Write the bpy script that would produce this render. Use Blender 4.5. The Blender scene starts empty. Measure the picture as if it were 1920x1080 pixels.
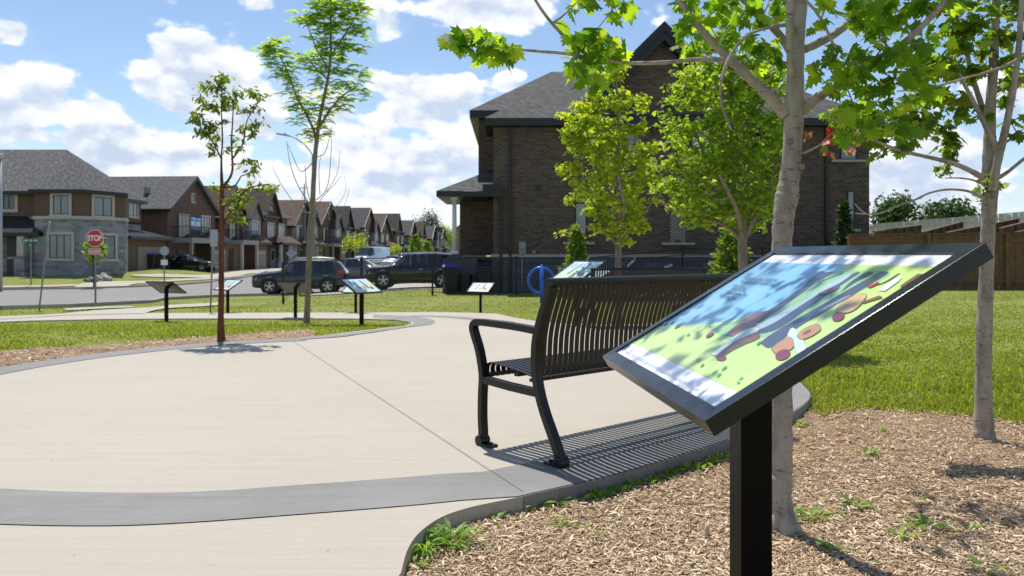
import bpy, bmesh, math, random
import numpy as np
from mathutils import Vector, Matrix
random.seed(7); RNG = np.random.default_rng(7)
R = math.radians
SC = bpy.context.scene; COL = SC.collection

# ------------------------------------------------------------ camera
F, HOR, CH = 1450.0, 478.0, 1.03           # focal length in photo pixels, horizon row, eye height
cam = bpy.data.objects.new('camera', bpy.data.cameras.new('camera')); COL.objects.link(cam)
cam.location = (0, 0, CH); cam.rotation_euler = (R(90), 0, 0)
cam.data.sensor_width = 36; cam.data.lens = F / 1920 * 36
cam.data.shift_y = -(540 - HOR) / 1920
cam.data.clip_start = .05; cam.data.clip_end = 3000
cam.data.dof.use_dof = True; cam.data.dof.focus_distance = 2.9; cam.data.dof.aperture_fstop = 6.3
SC.camera = cam
# ------------------------------------------------------------ sun, sky, exposure
SUNV = Vector((.14, -.40, -1)).normalized()                      # the way the light travels
sun = bpy.data.objects.new('sun', bpy.data.lights.new('sun', 'SUN')); COL.objects.link(sun)
sun.data.energy = 4.6; sun.data.angle = R(.55); sun.data.color = (1, .955, .88)
sun.rotation_euler = SUNV.to_track_quat('-Z', 'Y').to_euler()
SUN_EL = math.asin(-SUNV.z); SUN_AZ = math.atan2(-SUNV.x, -SUNV.y)   # azimuth from +Y towards +X
SC.view_settings.view_transform = 'Standard'; SC.view_settings.look = 'None'
SC.view_settings.exposure = .30; SC.view_settings.gamma = 1
W = bpy.data.worlds.new('World'); SC.world = W; W.use_nodes = True

class NT:
    """small wrapper to write node trees shortly"""
    def __init__(s, tree): s.t = tree; tree.nodes.clear()
    def n(s, typ, **kw):
        nd = s.t.nodes.new(typ)
        for k, v in kw.items():
            if k.startswith('i_'):
                key = k[2:]; key = int(key) if key.isdigit() else key.replace('_', ' ')
                s.set(nd.inputs[key], v)
            else: setattr(nd, k, v)
        return nd
    def set(s, inp, v):
        if isinstance(v, bpy.types.NodeSocket): s.t.links.new(v, inp)
        else:
            if hasattr(inp, 'default_value') and inp.type == 'RGBA' and len(v) == 3: v = (*v, 1)
            inp.default_value = v
    def m(s, op, a, b=0.0, c=0.0, clamp=False):
        nd = s.t.nodes.new('ShaderNodeMath'); nd.operation = op; nd.use_clamp = clamp
        s.set(nd.inputs[0], a); s.set(nd.inputs[1], b); s.set(nd.inputs[2], c); return nd.outputs[0]
    def ss(s, x, lo, hi):
        nd = s.n('ShaderNodeMapRange', interpolation_type='SMOOTHSTEP')
        s.set(nd.inputs[0], x); s.set(nd.inputs[1], lo); s.set(nd.inputs[2], hi); return nd.outputs[0]
    def mix(s, f, a, b, mode='MIX'):
        nd = s.n('ShaderNodeMix', data_type='RGBA', blend_type=mode)
        s.set(nd.inputs[0], f); s.set(nd.inputs[6], a); s.set(nd.inputs[7], b); return nd.outputs[2]
    def noise(s, vec, scale, detail=3, rough=.55, out=0):
        nd = s.n('ShaderNodeTexNoise'); 
        if vec is not None: s.set(nd.inputs['Vector'], vec)
        s.set(nd.inputs['Scale'], scale); s.set(nd.inputs['Detail'], detail); s.set(nd.inputs['Roughness'], rough)
        return nd.outputs[out]
    def ramp(s, f, stops):
        nd = s.n('ShaderNodeValToRGB'); s.set(nd.inputs[0], f); cr = nd.color_ramp
        while len(cr.elements) < len(stops): cr.elements.new(.5)
        for e, (p, c) in zip(cr.elements, stops): e.position = p; e.color = (*c, 1)
        return nd.outputs[0]

def build_world():
    t = NT(W.node_tree)
    sky = t.n('ShaderNodeTexSky', sky_type='NISHITA', sun_disc=False, sun_elevation=SUN_EL, sun_rotation=SUN_AZ,
              air_density=1.0, dust_density=.25, ozone_density=2.2)
    bg = t.n('ShaderNodeBackground', i_Strength=.115); t.set(bg.inputs[0], sky.outputs[0])
    tc = t.n('ShaderNodeTexCoord'); sep = t.n('ShaderNodeSeparateXYZ'); t.set(sep.inputs[0], tc.outputs['Generated'])
    x, y, z = sep.outputs
    az = t.m('ARCTAN2', x, y); el = t.m('ARCSINE', z)
    # cumulus banks, by their bearing: (col, row, half width, half height, weight)
    banks = [(-60,190,200,105,1.0),(60,165,95,75,.8),(30,60,45,30,.8),(190,200,90,30,.5),(370,150,125,85,1.1),(205,285,120,75,1.0),(450,215,170,95,.75),
             (360,290,120,65,.9),(620,240,140,110,.7),(800,195,125,75,1.0),(725,52,55,38,.75),(905,22,150,42,.8),(955,152,34,24,.75),(760,330,170,120,.8),(560,330,200,60,.75),
             (560,180,80,50,.6),(860,400,200,120,.8),(1700,330,260,110,.95),(1900,180,150,60,.7),(1450,240,120,60,.6),(480,12,70,22,.35),(700,8,90,26,.5)]
    fld = None
    for px, py, rx, ry, w in banks:
        a0 = math.atan((px - 960) / F); k = math.cos(a0); e0 = math.atan((HOR - py) / F * k)
        u = t.m('DIVIDE', t.m('SUBTRACT', az, a0), rx / F * k * k * 1.4); v = t.m('DIVIDE', t.m('SUBTRACT', el, e0), ry / F * k * 1.4)
        d = t.m('SQRT', t.m('ADD', t.m('MULTIPLY', u, u), t.m('MULTIPLY', v, v)))
        b = t.m('MULTIPLY', t.m('SUBTRACT', 1.0, d, clamp=True), w)
        fld = b if fld is None else t.m('SMOOTH_MAX', fld, b, .12)
    back = t.ss(t.m('ABSOLUTE', az), .62, .9)                        # the rest of the sky has broken cloud too
    sv = t.n('ShaderNodeCombineXYZ'); t.set(sv.inputs[0], x); t.set(sv.inputs[1], y); t.set(sv.inputs[2], t.m('MULTIPLY', z, 1.7))
    n1 = t.m('ADD', t.m('MULTIPLY', t.noise(sv.outputs[0], 7.0, 9, .58), .55), t.m('MULTIPLY', t.noise(sv.outputs[0], 21.0, 8, .6), .45))
    nlow = t.noise(sv.outputs[0], 3.0, 4, .5)
    wob = t.n('ShaderNodeVectorMath', operation='MULTIPLY_ADD'); t.set(wob.inputs[0], t.noise(sv.outputs[0], 16.0, 3, .6, 1)); wob.inputs[1].default_value = (.05, .05, .05); t.set(wob.inputs[2], sv.outputs[0])
    def billow(vec):
        a_ = t.n('ShaderNodeTexVoronoi', i_Scale=13.0); t.set(a_.inputs[0], vec); b_ = t.n('ShaderNodeTexVoronoi', i_Scale=31.0); t.set(b_.inputs[0], vec)
        return t.m('SUBTRACT', 1.0, t.m('ADD', t.m('MULTIPLY', a_.outputs[0], .7), t.m('MULTIPLY', b_.outputs[0], .4)))
    bil = billow(wob.outputs[0])
    up = t.n('ShaderNodeVectorMath', operation='ADD'); t.set(up.inputs[0], sv.outputs[0]); up.inputs[1].default_value = (-.006, .0, .034)
    n2 = t.m('ADD', t.m('MULTIPLY', t.noise(up.outputs[0], 7.0, 7, .55), .6), t.m('MULTIPLY', t.noise(up.outputs[0], 21.0, 5, .55), .4))
    base = t.m('ADD', fld, t.m('MULTIPLY', back, t.m('MULTIPLY', t.m('SUBTRACT', nlow, .46), 1.5)))
    dens = t.m('ADD', base, t.m('MULTIPLY', t.m('SUBTRACT', n1, .51), 1.5)); dens = t.m('ADD', dens, t.m('MULTIPLY', t.m('SUBTRACT', bil, .52), .75))
    alpha = t.ss(dens, .20, .37)
    wisp = t.m('MULTIPLY', t.ss(t.m('ADD', base, t.m('SUBTRACT', nlow, .55)), .1, .9), .30)
    hz = t.m('MULTIPLY', t.ss(el, .15, -.02), .62)
    dz = t.m('SUBTRACT', t.m('MULTIPLY', n2, 1.0), t.m('MULTIPLY', n1, 1.0))
    wob2 = t.n('ShaderNodeVectorMath', operation='ADD'); t.set(wob2.inputs[0], wob.outputs[0]); wob2.inputs[1].default_value = (-.004, 0, .022)
    dz = t.m('ADD', dz, t.m('MULTIPLY', t.m('SUBTRACT', billow(wob2.outputs[0]), bil), .22))
    lit = t.ss(t.m('SUBTRACT', t.m('MULTIPLY', dz, -3.2), t.m('MULTIPLY', t.m('SUBTRACT', base, .5), .55)), -.50, .30)
    ccol = t.mix(lit, (.52, .61, .76), (.88, .90, .93))
    lowc = t.m('MAXIMUM', alpha, t.m('MAXIMUM', wisp, hz))
    cc = t.mix(alpha, (.56, .68, .86), ccol)
    tint = t.n('ShaderNodeBackground'); t.set(tint.inputs[0], cc)
    t.set(tint.inputs[1], .95)
    ms = t.n('ShaderNodeMixShader'); t.set(ms.inputs[0], lowc); t.set(ms.inputs[1], bg.outputs[0]); t.set(ms.inputs[2], tint.outputs[0])
    o = t.n('ShaderNodeOutputWorld'); t.set(o.inputs[0], ms.outputs[0])
build_world()

# ------------------------------------------------------------ terrain
def sm(t): t = np.clip(t, 0, 1); return t * t * (3 - 2 * t)
def prof(X, Y):
    X = np.asarray(X, float); Y = np.asarray(Y, float)
    z = -.50 * sm((Y - 9) / 10) * (1 - .75 * sm((X - 2.5) / 5))
    z = z - .38 * sm((Y - 20) / 10) * (1 - sm((X + 11) / 8))
    z = z + .36 * sm((Y - 46) / 16) + .28 * sm((Y - 75) / 80)
    z = z + .45 * sm((Y - 44.0) / 6) * (1 - sm((X + 28) / 4)) * (1 - sm((Y - 62) / 6))
    return z
def zt(X, Y):
    X = np.asarray(X, float); Y = np.asarray(Y, float)
    return prof(X, Y) - .02 - .045 * sm((X + .9) / .3) * (1 - sm((Y - 4.6) / 2.2)) 
def zt1(X, Y): return float(zt(X, Y))
def gp(px, py, fn=zt1):
    """ground point seen at a photo pixel"""
    lo, hi = .5, 400.
    s = (px - 960) / F
    f = lambda Y: HOR + F * (CH - fn(s * Y, Y)) / Y - py
    for _ in range(60):
        m = (lo + hi) / 2
        if f(m) > 0: lo = m
        else: hi = m
    return Vector((s * lo, lo, fn(s * lo, lo)))
def pf1(X, Y): return float(prof(X, Y))
def at(px, py, Y): return Vector(((px - 960) / F * Y, Y, CH + (HOR - py) / F * Y))
def XY(pts, fn=pf1): return [tuple(gp(x, y, fn)[:2]) for x, y in pts]

# ------------------------------------------------------------ object helpers
def props(o, label=None, cat=None, group=None, kind=None):
    if label: o['label'] = label
    if cat: o['category'] = cat
    if group: o['group'] = group
    if kind: o['kind'] = kind
    return o
def thing(name, loc, label, cat, group=None, rz=0):
    o = bpy.data.objects.new(name, None); COL.objects.link(o); o.empty_display_size = .2
    o.location = loc; o.rotation_euler = (0, 0, rz)
    return props(o, label, cat, group)
def children(o): return [c for c in o.children]
def copy_tree(o, loc=None, rz=None, label=None, parent=None):
    c = o.copy(); COL.objects.link(c); c.parent = parent
    for ch in list(o.children): copy_tree(ch, parent=c)
    if loc is not None: c.location = loc
    if rz is not None: c.rotation_euler = (0, 0, rz)
    if label: c['label'] = label
    return c
class MB:
    def __init__(s): s.v = []; s.f = []; s.m = []; s.sm = []
    def add(s, vs, fs, mi=0, smooth=False):
        b = len(s.v); s.v += [tuple(v) for v in vs]
        for f in fs: s.f.append([b + i for i in f]); s.m.append(mi); s.sm.append(smooth)
        return s
    def box(s, x0, x1, y0, y1, z0, z1, mi=0):
        v = [(x, y, z) for z in (z0, z1) for y in (y0, y1) for x in (x0, x1)]
        return s.add(v, [(0,2,3,1),(4,5,7,6),(0,1,5,4),(2,6,7,3),(0,4,6,2),(1,3,7,5)], mi)
    def obox(s, c, ax, ay, az, mi=0):
        """oriented box: centre, three half vectors"""
        c, ax, ay, az = Vector(c), Vector(ax), Vector(ay), Vector(az)
        v = [c + i*ax + j*ay + k*az for k in (-1,1) for j in (-1,1) for i in (-1,1)]
        return s.add(v, [(0,2,3,1),(4,5,7,6),(0,1,5,4),(2,6,7,3),(0,4,6,2),(1,3,7,5)], mi)
    def bar(s, a, b, w, h, up=(0,0,1), mi=0):
        a, b = Vector(a), Vector(b); d = (b - a); L = d.length; d.normalize()
        u = Vector(up); sd = d.cross(u)
        if sd.length < 1e-4: sd = d.cross(Vector((1,0,0)))
        sd.normalize(); u = sd.cross(d)
        return s.obox((a + b) / 2, d * L / 2, sd * w / 2, u * h / 2, mi)
    def tube(s, pts, rad, n=8, mi=0, cap=True, smooth=True):
        pts = [Vector(p) for p in pts]
        if not hasattr(rad, '__len__'): rad = [rad] * len(pts)
        rings = []; ref = None
        for i, p in enumerate(pts):
            d = (pts[min(i+1, len(pts)-1)] - pts[max(i-1, 0)])
            if d.length < 1e-9: d = Vector((0,0,1))
            d.normalize()
            if ref is None: ref = d.orthogonal().normalized()
            ref = (ref - d * ref.dot(d)); ref = ref.normalized() if ref.length > 1e-6 else d.orthogonal().normalized()
            q = d.cross(ref)
            rings.append([p + (ref * math.cos(2*math.pi*k/n) + q * math.sin(2*math.pi*k/n)) * rad[i] for k in range(n)])
        v = [x for r in rings for x in r]; f = []
        for i in range(len(pts)-1):
            for k in range(n): f.append((i*n+k, i*n+(k+1)%n, (i+1)*n+(k+1)%n, (i+1)*n+k))
        if cap: f.append(tuple(range(n-1, -1, -1))); f.append(tuple((len(pts)-1)*n + k for k in range(n)))
        return s.add(v, f, mi, smooth)
    def prism(s, poly, ext, mi=0, cap=True):
        """planar polygon (3D pts) extruded along ext"""
        poly = [Vector(p) for p in poly]; e = Vector(ext); n = len(poly)
        v = poly + [p + e for p in poly]
        f = [(i, (i+1) % n, n + (i+1) % n, n + i) for i in range(n)]
        if cap: f += [tuple(range(n-1, -1, -1)), tuple(range(n, 2*n))]
        return s.add(v, f, mi)
    def disc(s, c, axis, r, h, n=24, mi=0):
        a = Vector(axis).normalized(); c = Vector(c)
        return s.tube([c - a*h/2, c + a*h/2], r, n, mi, True, False)
    def build(s, name, mats, parent=None, origin=None, bevel=0, recalc=True):
        if not isinstance(mats, (list, tuple)): mats = [mats]
        if origin is None: origin = (0, 0, 0)
        o = Vector(origin)
        me = bpy.data.meshes.new(name)
        me.from_pydata([(v[0]-o.x, v[1]-o.y, v[2]-o.z) for v in s.v], [], s.f)
        for mt in mats: me.materials.append(mt)
        me.polygons.foreach_set('material_index', s.m); me.polygons.foreach_set('use_smooth', s.sm)
        me.update()
        if len(s.v) > len({i for f in s.f for i in f}):
            bm = bmesh.new(); bm.from_mesh(me); bmesh.ops.delete(bm, geom=[v for v in bm.verts if not v.link_faces], context='VERTS'); bm.to_mesh(me); bm.free()
        if recalc:
            bm = bmesh.new(); bm.from_mesh(me); bmesh.ops.recalc_face_normals(bm, faces=bm.faces); bm.to_mesh(me); bm.free()
        ob = bpy.data.objects.new(name, me); COL.objects.link(ob)
        if parent is not None: ob.parent = parent
        else: ob.location = o
        if bevel:
            b = ob.modifiers.new('bevel', 'BEVEL'); b.width = bevel; b.segments = 2; b.limit_method = 'ANGLE'; b.angle_limit = R(40)
        return ob
def np_mesh(name, V, faces, mats, parent=None, origin=(0,0,0), smooth=False, col=None):
    """V (n,3); faces: (m,k) int array or a list of such arrays"""
    if not isinstance(faces, list): faces = [faces]
    me = bpy.data.meshes.new(name)
    me.vertices.add(len(V)); me.vertices.foreach_set('co', (V - np.array(origin)).astype(np.float32).ravel())
    idx = np.concatenate([f.ravel() for f in faces]); cnt = np.concatenate([np.full(len(f), f.shape[1]) for f in faces])
    me.loops.add(len(idx)); me.loops.foreach_set('vertex_index', idx.astype(np.int32))
    st = np.concatenate([[0], np.cumsum(cnt)[:-1]])
    me.polygons.add(len(cnt)); me.polygons.foreach_set('loop_start', st.astype(np.int32)); me.polygons.foreach_set('loop_total', cnt.astype(np.int32))
    if smooth: me.polygons.foreach_set('use_smooth', np.ones(len(cnt), bool))
    me.update(calc_edges=True)
    if col is not None:
        a = me.attributes.new('tone', 'FLOAT', 'POINT'); a.data.foreach_set('value', col.astype(np.float32))
    for m in (mats if isinstance(mats, (list, tuple)) else [mats]): me.materials.append(m)
    ob = bpy.data.objects.new(name, me); COL.objects.link(ob)
    if parent is not None: ob.parent = parent
    else: ob.location = origin
    return ob

# ------------------------------------------------------------ materials
MATS = {}
def pm(name, col, rough=.6, metal=0., var=.12, scale=8., bump=0., bscale=60., spec=.5, dirt=None):
    """plain paint / metal / plastic with slight uneven colour"""
    if name in MATS: return MATS[name]
    m = bpy.data.materials.new(name); m.use_nodes = True; t = NT(m.node_tree)
    tc = t.n('ShaderNodeTexCoord').outputs['Object']
    n = t.noise(tc, scale, 5, .6)
    k = t.m('ADD', t.m('MULTIPLY', t.m('SUBTRACT', n, .5), var * 4), 1.0)
    c = t.n('ShaderNodeVectorMath', operation='SCALE'); c.inputs[0].default_value = col; t.set(c.inputs['Scale'], k)
    c = c.outputs[0]
    if dirt: c = t.mix(t.m('MULTIPLY', t.ss(t.noise(tc, scale * .6, 6, .65), .5, .75), dirt[1]), c, dirt[0])
    b = t.n('ShaderNodeBsdfPrincipled'); t.set(b.inputs['Base Color'], c)
    t.set(b.inputs['Roughness'], t.m('ADD', t.m('MULTIPLY', t.m('SUBTRACT', n, .5), .15), rough)); b.inputs['Metallic'].default_value = metal
    b.inputs['Specular IOR Level'].default_value = spec
    if bump:
        bp = t.n('ShaderNodeBump', i_Strength=bump, i_Distance=.01); t.set(bp.inputs['Height'], t.noise(tc, bscale, 4)); t.set(b.inputs['Normal'], bp.outputs[0])
    o = t.n('ShaderNodeOutputMaterial'); t.set(o.inputs[0], b.outputs[0]); MATS[name] = m; return m
def wallvec(t, sx, sz, local=True):
    tc = t.n('ShaderNodeTexCoord').outputs['Object']; s = t.n('ShaderNodeSeparateXYZ'); t.set(s.inputs[0], tc)
    u = t.m('ADD', s.outputs[0], s.outputs[1]); c = t.n('ShaderNodeCombineXYZ')
    t.set(c.inputs[0], u); t.set(c.inputs[1], s.outputs[2]); return c.outputs[0], tc
def brick(name, c1, c2, mortar, bw=.23, bh=.078, ms=.009, rough=.85, blotch=.25):
    m = bpy.data.materials.new(name); m.use_nodes = True; t = NT(m.node_tree)
    v, tc = wallvec(t, 1, 1)
    b = t.n('ShaderNodeTexBrick', i_Color1=c1, i_Color2=c2, i_Mortar=mortar, i_Scale=1.0)
    t.set(b.inputs['Vector'], v); b.inputs['Mortar Size'].default_value = ms; b.inputs['Brick Width'].default_value = bw; b.inputs['Row Height'].default_value = bh
    b.inputs['Mortar Smooth'].default_value = .2; b.inputs['Bias'].default_value = -.1
    n = t.noise(tc, .9, 4, .6)
    sp = t.noise(v, 9, 2, .6)
    c = t.mix(t.m('MULTIPLY', t.ss(n, .35, .7), blotch), b.outputs[0], t.mix(.5, c1, (.05, .045, .04)))
    c = t.mix(t.m('MULTIPLY', t.ss(sp, .5, .8), .35), c, tuple(x * 1.5 for x in c2))
    p = t.n('ShaderNodeBsdfPrincipled', i_Roughness=rough); t.set(p.inputs['Base Color'], c)
    bp = t.n('ShaderNodeBump', i_Strength=.6, i_Distance=.01); t.set(bp.inputs['Height'], t.m('SUBTRACT', 1.0, b.outputs[1])); t.set(p.inputs['Normal'], bp.outputs[0])
    o = t.n('ShaderNodeOutputMaterial'); t.set(o.inputs[0], p.outputs[0]); MATS[name] = m; return m
def shingle(name, col, col2):
    m = bpy.data.materials.new(name); m.use_nodes = True; t = NT(m.node_tree)
    tc = t.n('ShaderNodeTexCoord').outputs['Object']; s = t.n('ShaderNodeSeparateXYZ'); t.set(s.inputs[0], tc)
    c = t.n('ShaderNodeCombineXYZ'); t.set(c.inputs[0], t.m('ADD', s.outputs[0], t.m('MULTIPLY', s.outputs[1], .7))); t.set(c.inputs[1], s.outputs[2])
    b = t.n('ShaderNodeTexBrick', i_Color1=col, i_Color2=col2, i_Mortar=tuple(x * .35 for x in col), i_Scale=1.0)
    t.set(b.inputs['Vector'], c.outputs[0]); b.inputs['Mortar Size'].default_value = .014; b.inputs['Brick Width'].default_value = .34; b.inputs['Row Height'].default_value = .10
    k = t.mix(t.m('MULTIPLY', t.noise(tc, 1.2, 5, .6), .5), b.outputs[0], tuple(x * .6 for x in col))
    k = t.mix(t.m('MULTIPLY', t.ss(t.noise(c.outputs[0], 4.5, 2, .7), .42, .62), .55), k, tuple(x * 1.9 for x in col))
    p = t.n('ShaderNodeBsdfPrincipled', i_Roughness=.9); t.set(p.inputs['Base Color'], k)
    bp = t.n('ShaderNodeBump', i_Strength=.5, i_Distance=.02); t.set(bp.inputs['Height'], b.outputs[1]); bp.invert = True; t.set(p.inputs['Normal'], bp.outputs[0])
    o = t.n('ShaderNodeOutputMaterial'); t.set(o.inputs[0], p.outputs[0]); MATS[name] = m; return m
def glass(name, col, rough=.05):
    m = bpy.data.materials.new(name); m.use_nodes = True; t = NT(m.node_tree)
    tc = t.n('ShaderNodeTexCoord').outputs['Object']
    p = t.n('ShaderNodeBsdfPrincipled', i_Roughness=rough); t.set(p.inputs['Base Color'], t.mix(t.noise(tc, 1.3, 3), col, tuple(c * .5 for c in col)))
    p.inputs['Specular IOR Level'].default_value = .9
    o = t.n('ShaderNodeOutputMaterial'); t.set(o.inputs[0], p.outputs[0]); MATS[name] = m; return m
def foliage(name, stops, trans=.45, rough=.45, seed=0, wg=.75, wn=.3, ns=1.6):
    """leaf colour varies from leaf to leaf; light shines through"""
    m = bpy.data.materials.new(name); m.use_nodes = True; t = NT(m.node_tree)
    g = t.n('ShaderNodeNewGeometry').outputs['Random Per Island']
    tc = t.n('ShaderNodeTexCoord').outputs['Object']
    r = t.m('ADD', t.m('MULTIPLY', g, wg), t.m('MULTIPLY', t.noise(tc, ns, 4), wn))
    c = t.ramp(r, stops)
    p = t.n('ShaderNodeBsdfPrincipled', i_Roughness=rough); t.set(p.inputs['Base Color'], c); p.inputs['Specular IOR Level'].default_value = .45
    tr = t.n('ShaderNodeBsdfTranslucent'); cc = t.mix(1.0, c, (1.55, 1.5, .55), 'MULTIPLY'); t.set(tr.inputs[0], cc)
    ms = t.n('ShaderNodeMixShader', i_0=trans); t.set(ms.inputs[1], p.outputs[0]); t.set(ms.inputs[2], tr.outputs[0])
    o = t.n('ShaderNodeOutputMaterial'); t.set(o.inputs[0], ms.outputs[0]); MATS[name] = m; return m
def ground_mat(name, fn, rough=.95, bump=None):
    m = bpy.data.materials.new(name); m.use_nodes = True; t = NT(m.node_tree)
    tc = t.n('ShaderNodeNewGeometry').outputs['Position']
    c, h, st = fn(t, tc)
    p = t.n('ShaderNodeBsdfPrincipled', i_Roughness=rough); t.set(p.inputs['Base Color'], c); p.inputs['Specular IOR Level'].default_value = .3
    if h is not None:
        bp = t.n('ShaderNodeBump', i_Strength=st, i_Distance=.01); t.set(bp.inputs['Height'], h); t.set(p.inputs['Normal'], bp.outputs[0])
    o = t.n('ShaderNodeOutputMaterial'); t.set(o.inputs[0], p.outputs[0]); MATS[name] = m; return m

def _lawn(t, p):
    a = t.noise(p, .5, 5, .6); b = t.noise(p, 5, 4, .65); c = t.noise(p, 45, 3, .7)
    k = t.ramp(t.m('ADD', t.m('MULTIPLY', a, .55), t.m('MULTIPLY', b, .45)), [(.36, (.105, .135, .020)), (.5, (.165, .195, .032)), (.64, (.25, .235, .075))])
    k = t.mix(t.m('MULTIPLY', t.ss(c, .45, .7), .5), k, (.20, .19, .075))
    return k, c, .8
M_lawn = ground_mat('lawn', _lawn)
def brushed(t, p, col, k2, dk):
    """broom-finished concrete: fine lines across, blotches, specks"""
    mp = t.n('ShaderNodeMapping', i_Rotation=(0, 0, R(2)), i_Scale=(.35, 16, 1)); t.set(mp.inputs[0], p)
    ln = t.noise(mp.outputs[0], 1.0, 5, .7)
    mp2 = t.n('ShaderNodeMapping', i_Rotation=(0, 0, R(2)), i_Scale=(2.2, 130, 1)); t.set(mp2.inputs[0], p)
    l2 = t.noise(mp2.outputs[0], 1.0, 2, .7)
    bl = t.noise(p, .6, 6, .62); sp = t.noise(p, 38, 3, .85)
    c = t.mix(t.m('MULTIPLY', t.ss(bl, .35, .68), .5), col, k2)
    c = t.mix(t.m('MULTIPLY', t.ss(ln, .45, .75), .30), c, dk); b5 = t.noise(p, 3.2, 6, .65); c = t.mix(t.m('MULTIPLY', t.ss(b5, .48, .68), .30), c, tuple(x * .86 for x in k2))
    c = t.mix(t.m('MULTIPLY', t.ss(l2, .48, .72), .42), c, dk); g3 = t.noise(p, 160, 2, .8); c = t.mix(t.m('MULTIPLY', t.ss(g3, .5, .75), .22), c, tuple(x * .7 for x in dk)); g4 = t.noise(p, 95, 2, .8); c = t.mix(t.m('MULTIPLY', t.ss(g4, .55, .8), .25), c, tuple(min(1, x * 1.35) for x in k2))
    c = t.mix(t.m('MULTIPLY', t.ss(sp, .62, .78), .4), c, tuple(x * .55 for x in dk))
    st = t.noise(p, 1.9, 5, .7)
    c = t.mix(t.m('MULTIPLY', t.ss(st, .66, .8), .35), c, (.34, .22, .12))
    return c, t.m('ADD', t.m('MULTIPLY', l2, .7), t.m('MULTIPLY', sp, .3)), .35
M_conc = ground_mat('pale_concrete', lambda t, p: brushed(t, p, (.395, .355, .297), (.435, .398, .342), (.30, .265, .215)), .85)
M_walk = ground_mat('pavement_concrete', lambda t, p: brushed(t, p, (.385, .348, .292), (.42, .385, .332), (.31, .275, .225)), .85)
M_band = ground_mat('charcoal_concrete', lambda t, p: brushed(t, p, (.19, .182, .174), (.305, .297, .287), (.105, .10, .10)), .62)
def _asph(t, p):
    a = t.noise(p, .25, 5, .6); b = t.noise(p, 30, 3, .7)
    k = t.mix(a, (.20, .185, .18), (.27, .25, .24)); k = t.mix(t.m('MULTIPLY', b, .5), k, (.17, .16, .155))
    return k, b, .4
M_asph = ground_mat('sun_bleached_asphalt', _asph, .9)
def _mulch(t, p):
    v = t.n('ShaderNodeTexVoronoi', i_Scale=55.0); t.set(v.inputs[0], p)
    a = t.noise(p, 2.2, 5, .6); b = t.noise(p, 70, 3, .7)
    k = t.mix(t.ss(a, .35, .65), (.25, .16, .095), (.40, .275, .17)); k = t.mix(t.m('MULTIPLY', t.ss(b, .4, .7), .6), k, (.15, .09, .05))
    return k, t.m('ADD', v.outputs[0], b), 1.0
M_mulch = ground_mat('shredded_mulch', _mulch)
def _joint(t, p): return (t.mix(t.noise(p, 20), (.20, .18, .155), (.29, .265, .225)), None, 0)
M_joint = ground_mat('saw_cut', _joint)

BLACK = pm('black_powder_coat', (.006, .006, .0065), .34, 0, .15, 30, .04, 400, .38)
POSTB = pm('black_post_paint', (.0022, .0022, .0022), .4, 0, .1, 14, 0, 300, .12)
SIGNB = pm('sky_tinted_sign_black', (.0085, .0100, .0130), .24, 0, .10, 14, 0, 300, .45, dirt=((.022, .023, .025), .3))  # the sky's bluish reflection is put into this frame colour
BROWNB = pm('dark_brown_slat', (.009, .0068, .006), .38, 0, .15, 30, .05, 400)  # backrest slats, a browner black than the seat
GALV = pm('galvanised_steel', (.42, .43, .44), .45, .6, .12, 20)
DPOLE = pm('grey_steel_pole', (.22, .24, .25), .5, .3, .1, 20)
M_blue = pm('blue_powder_coat', (.02, .11, .52), .3, 0, .08, 10)
BRONZEFOOT = pm('worn_foot', (.03, .025, .022), .6)
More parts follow.
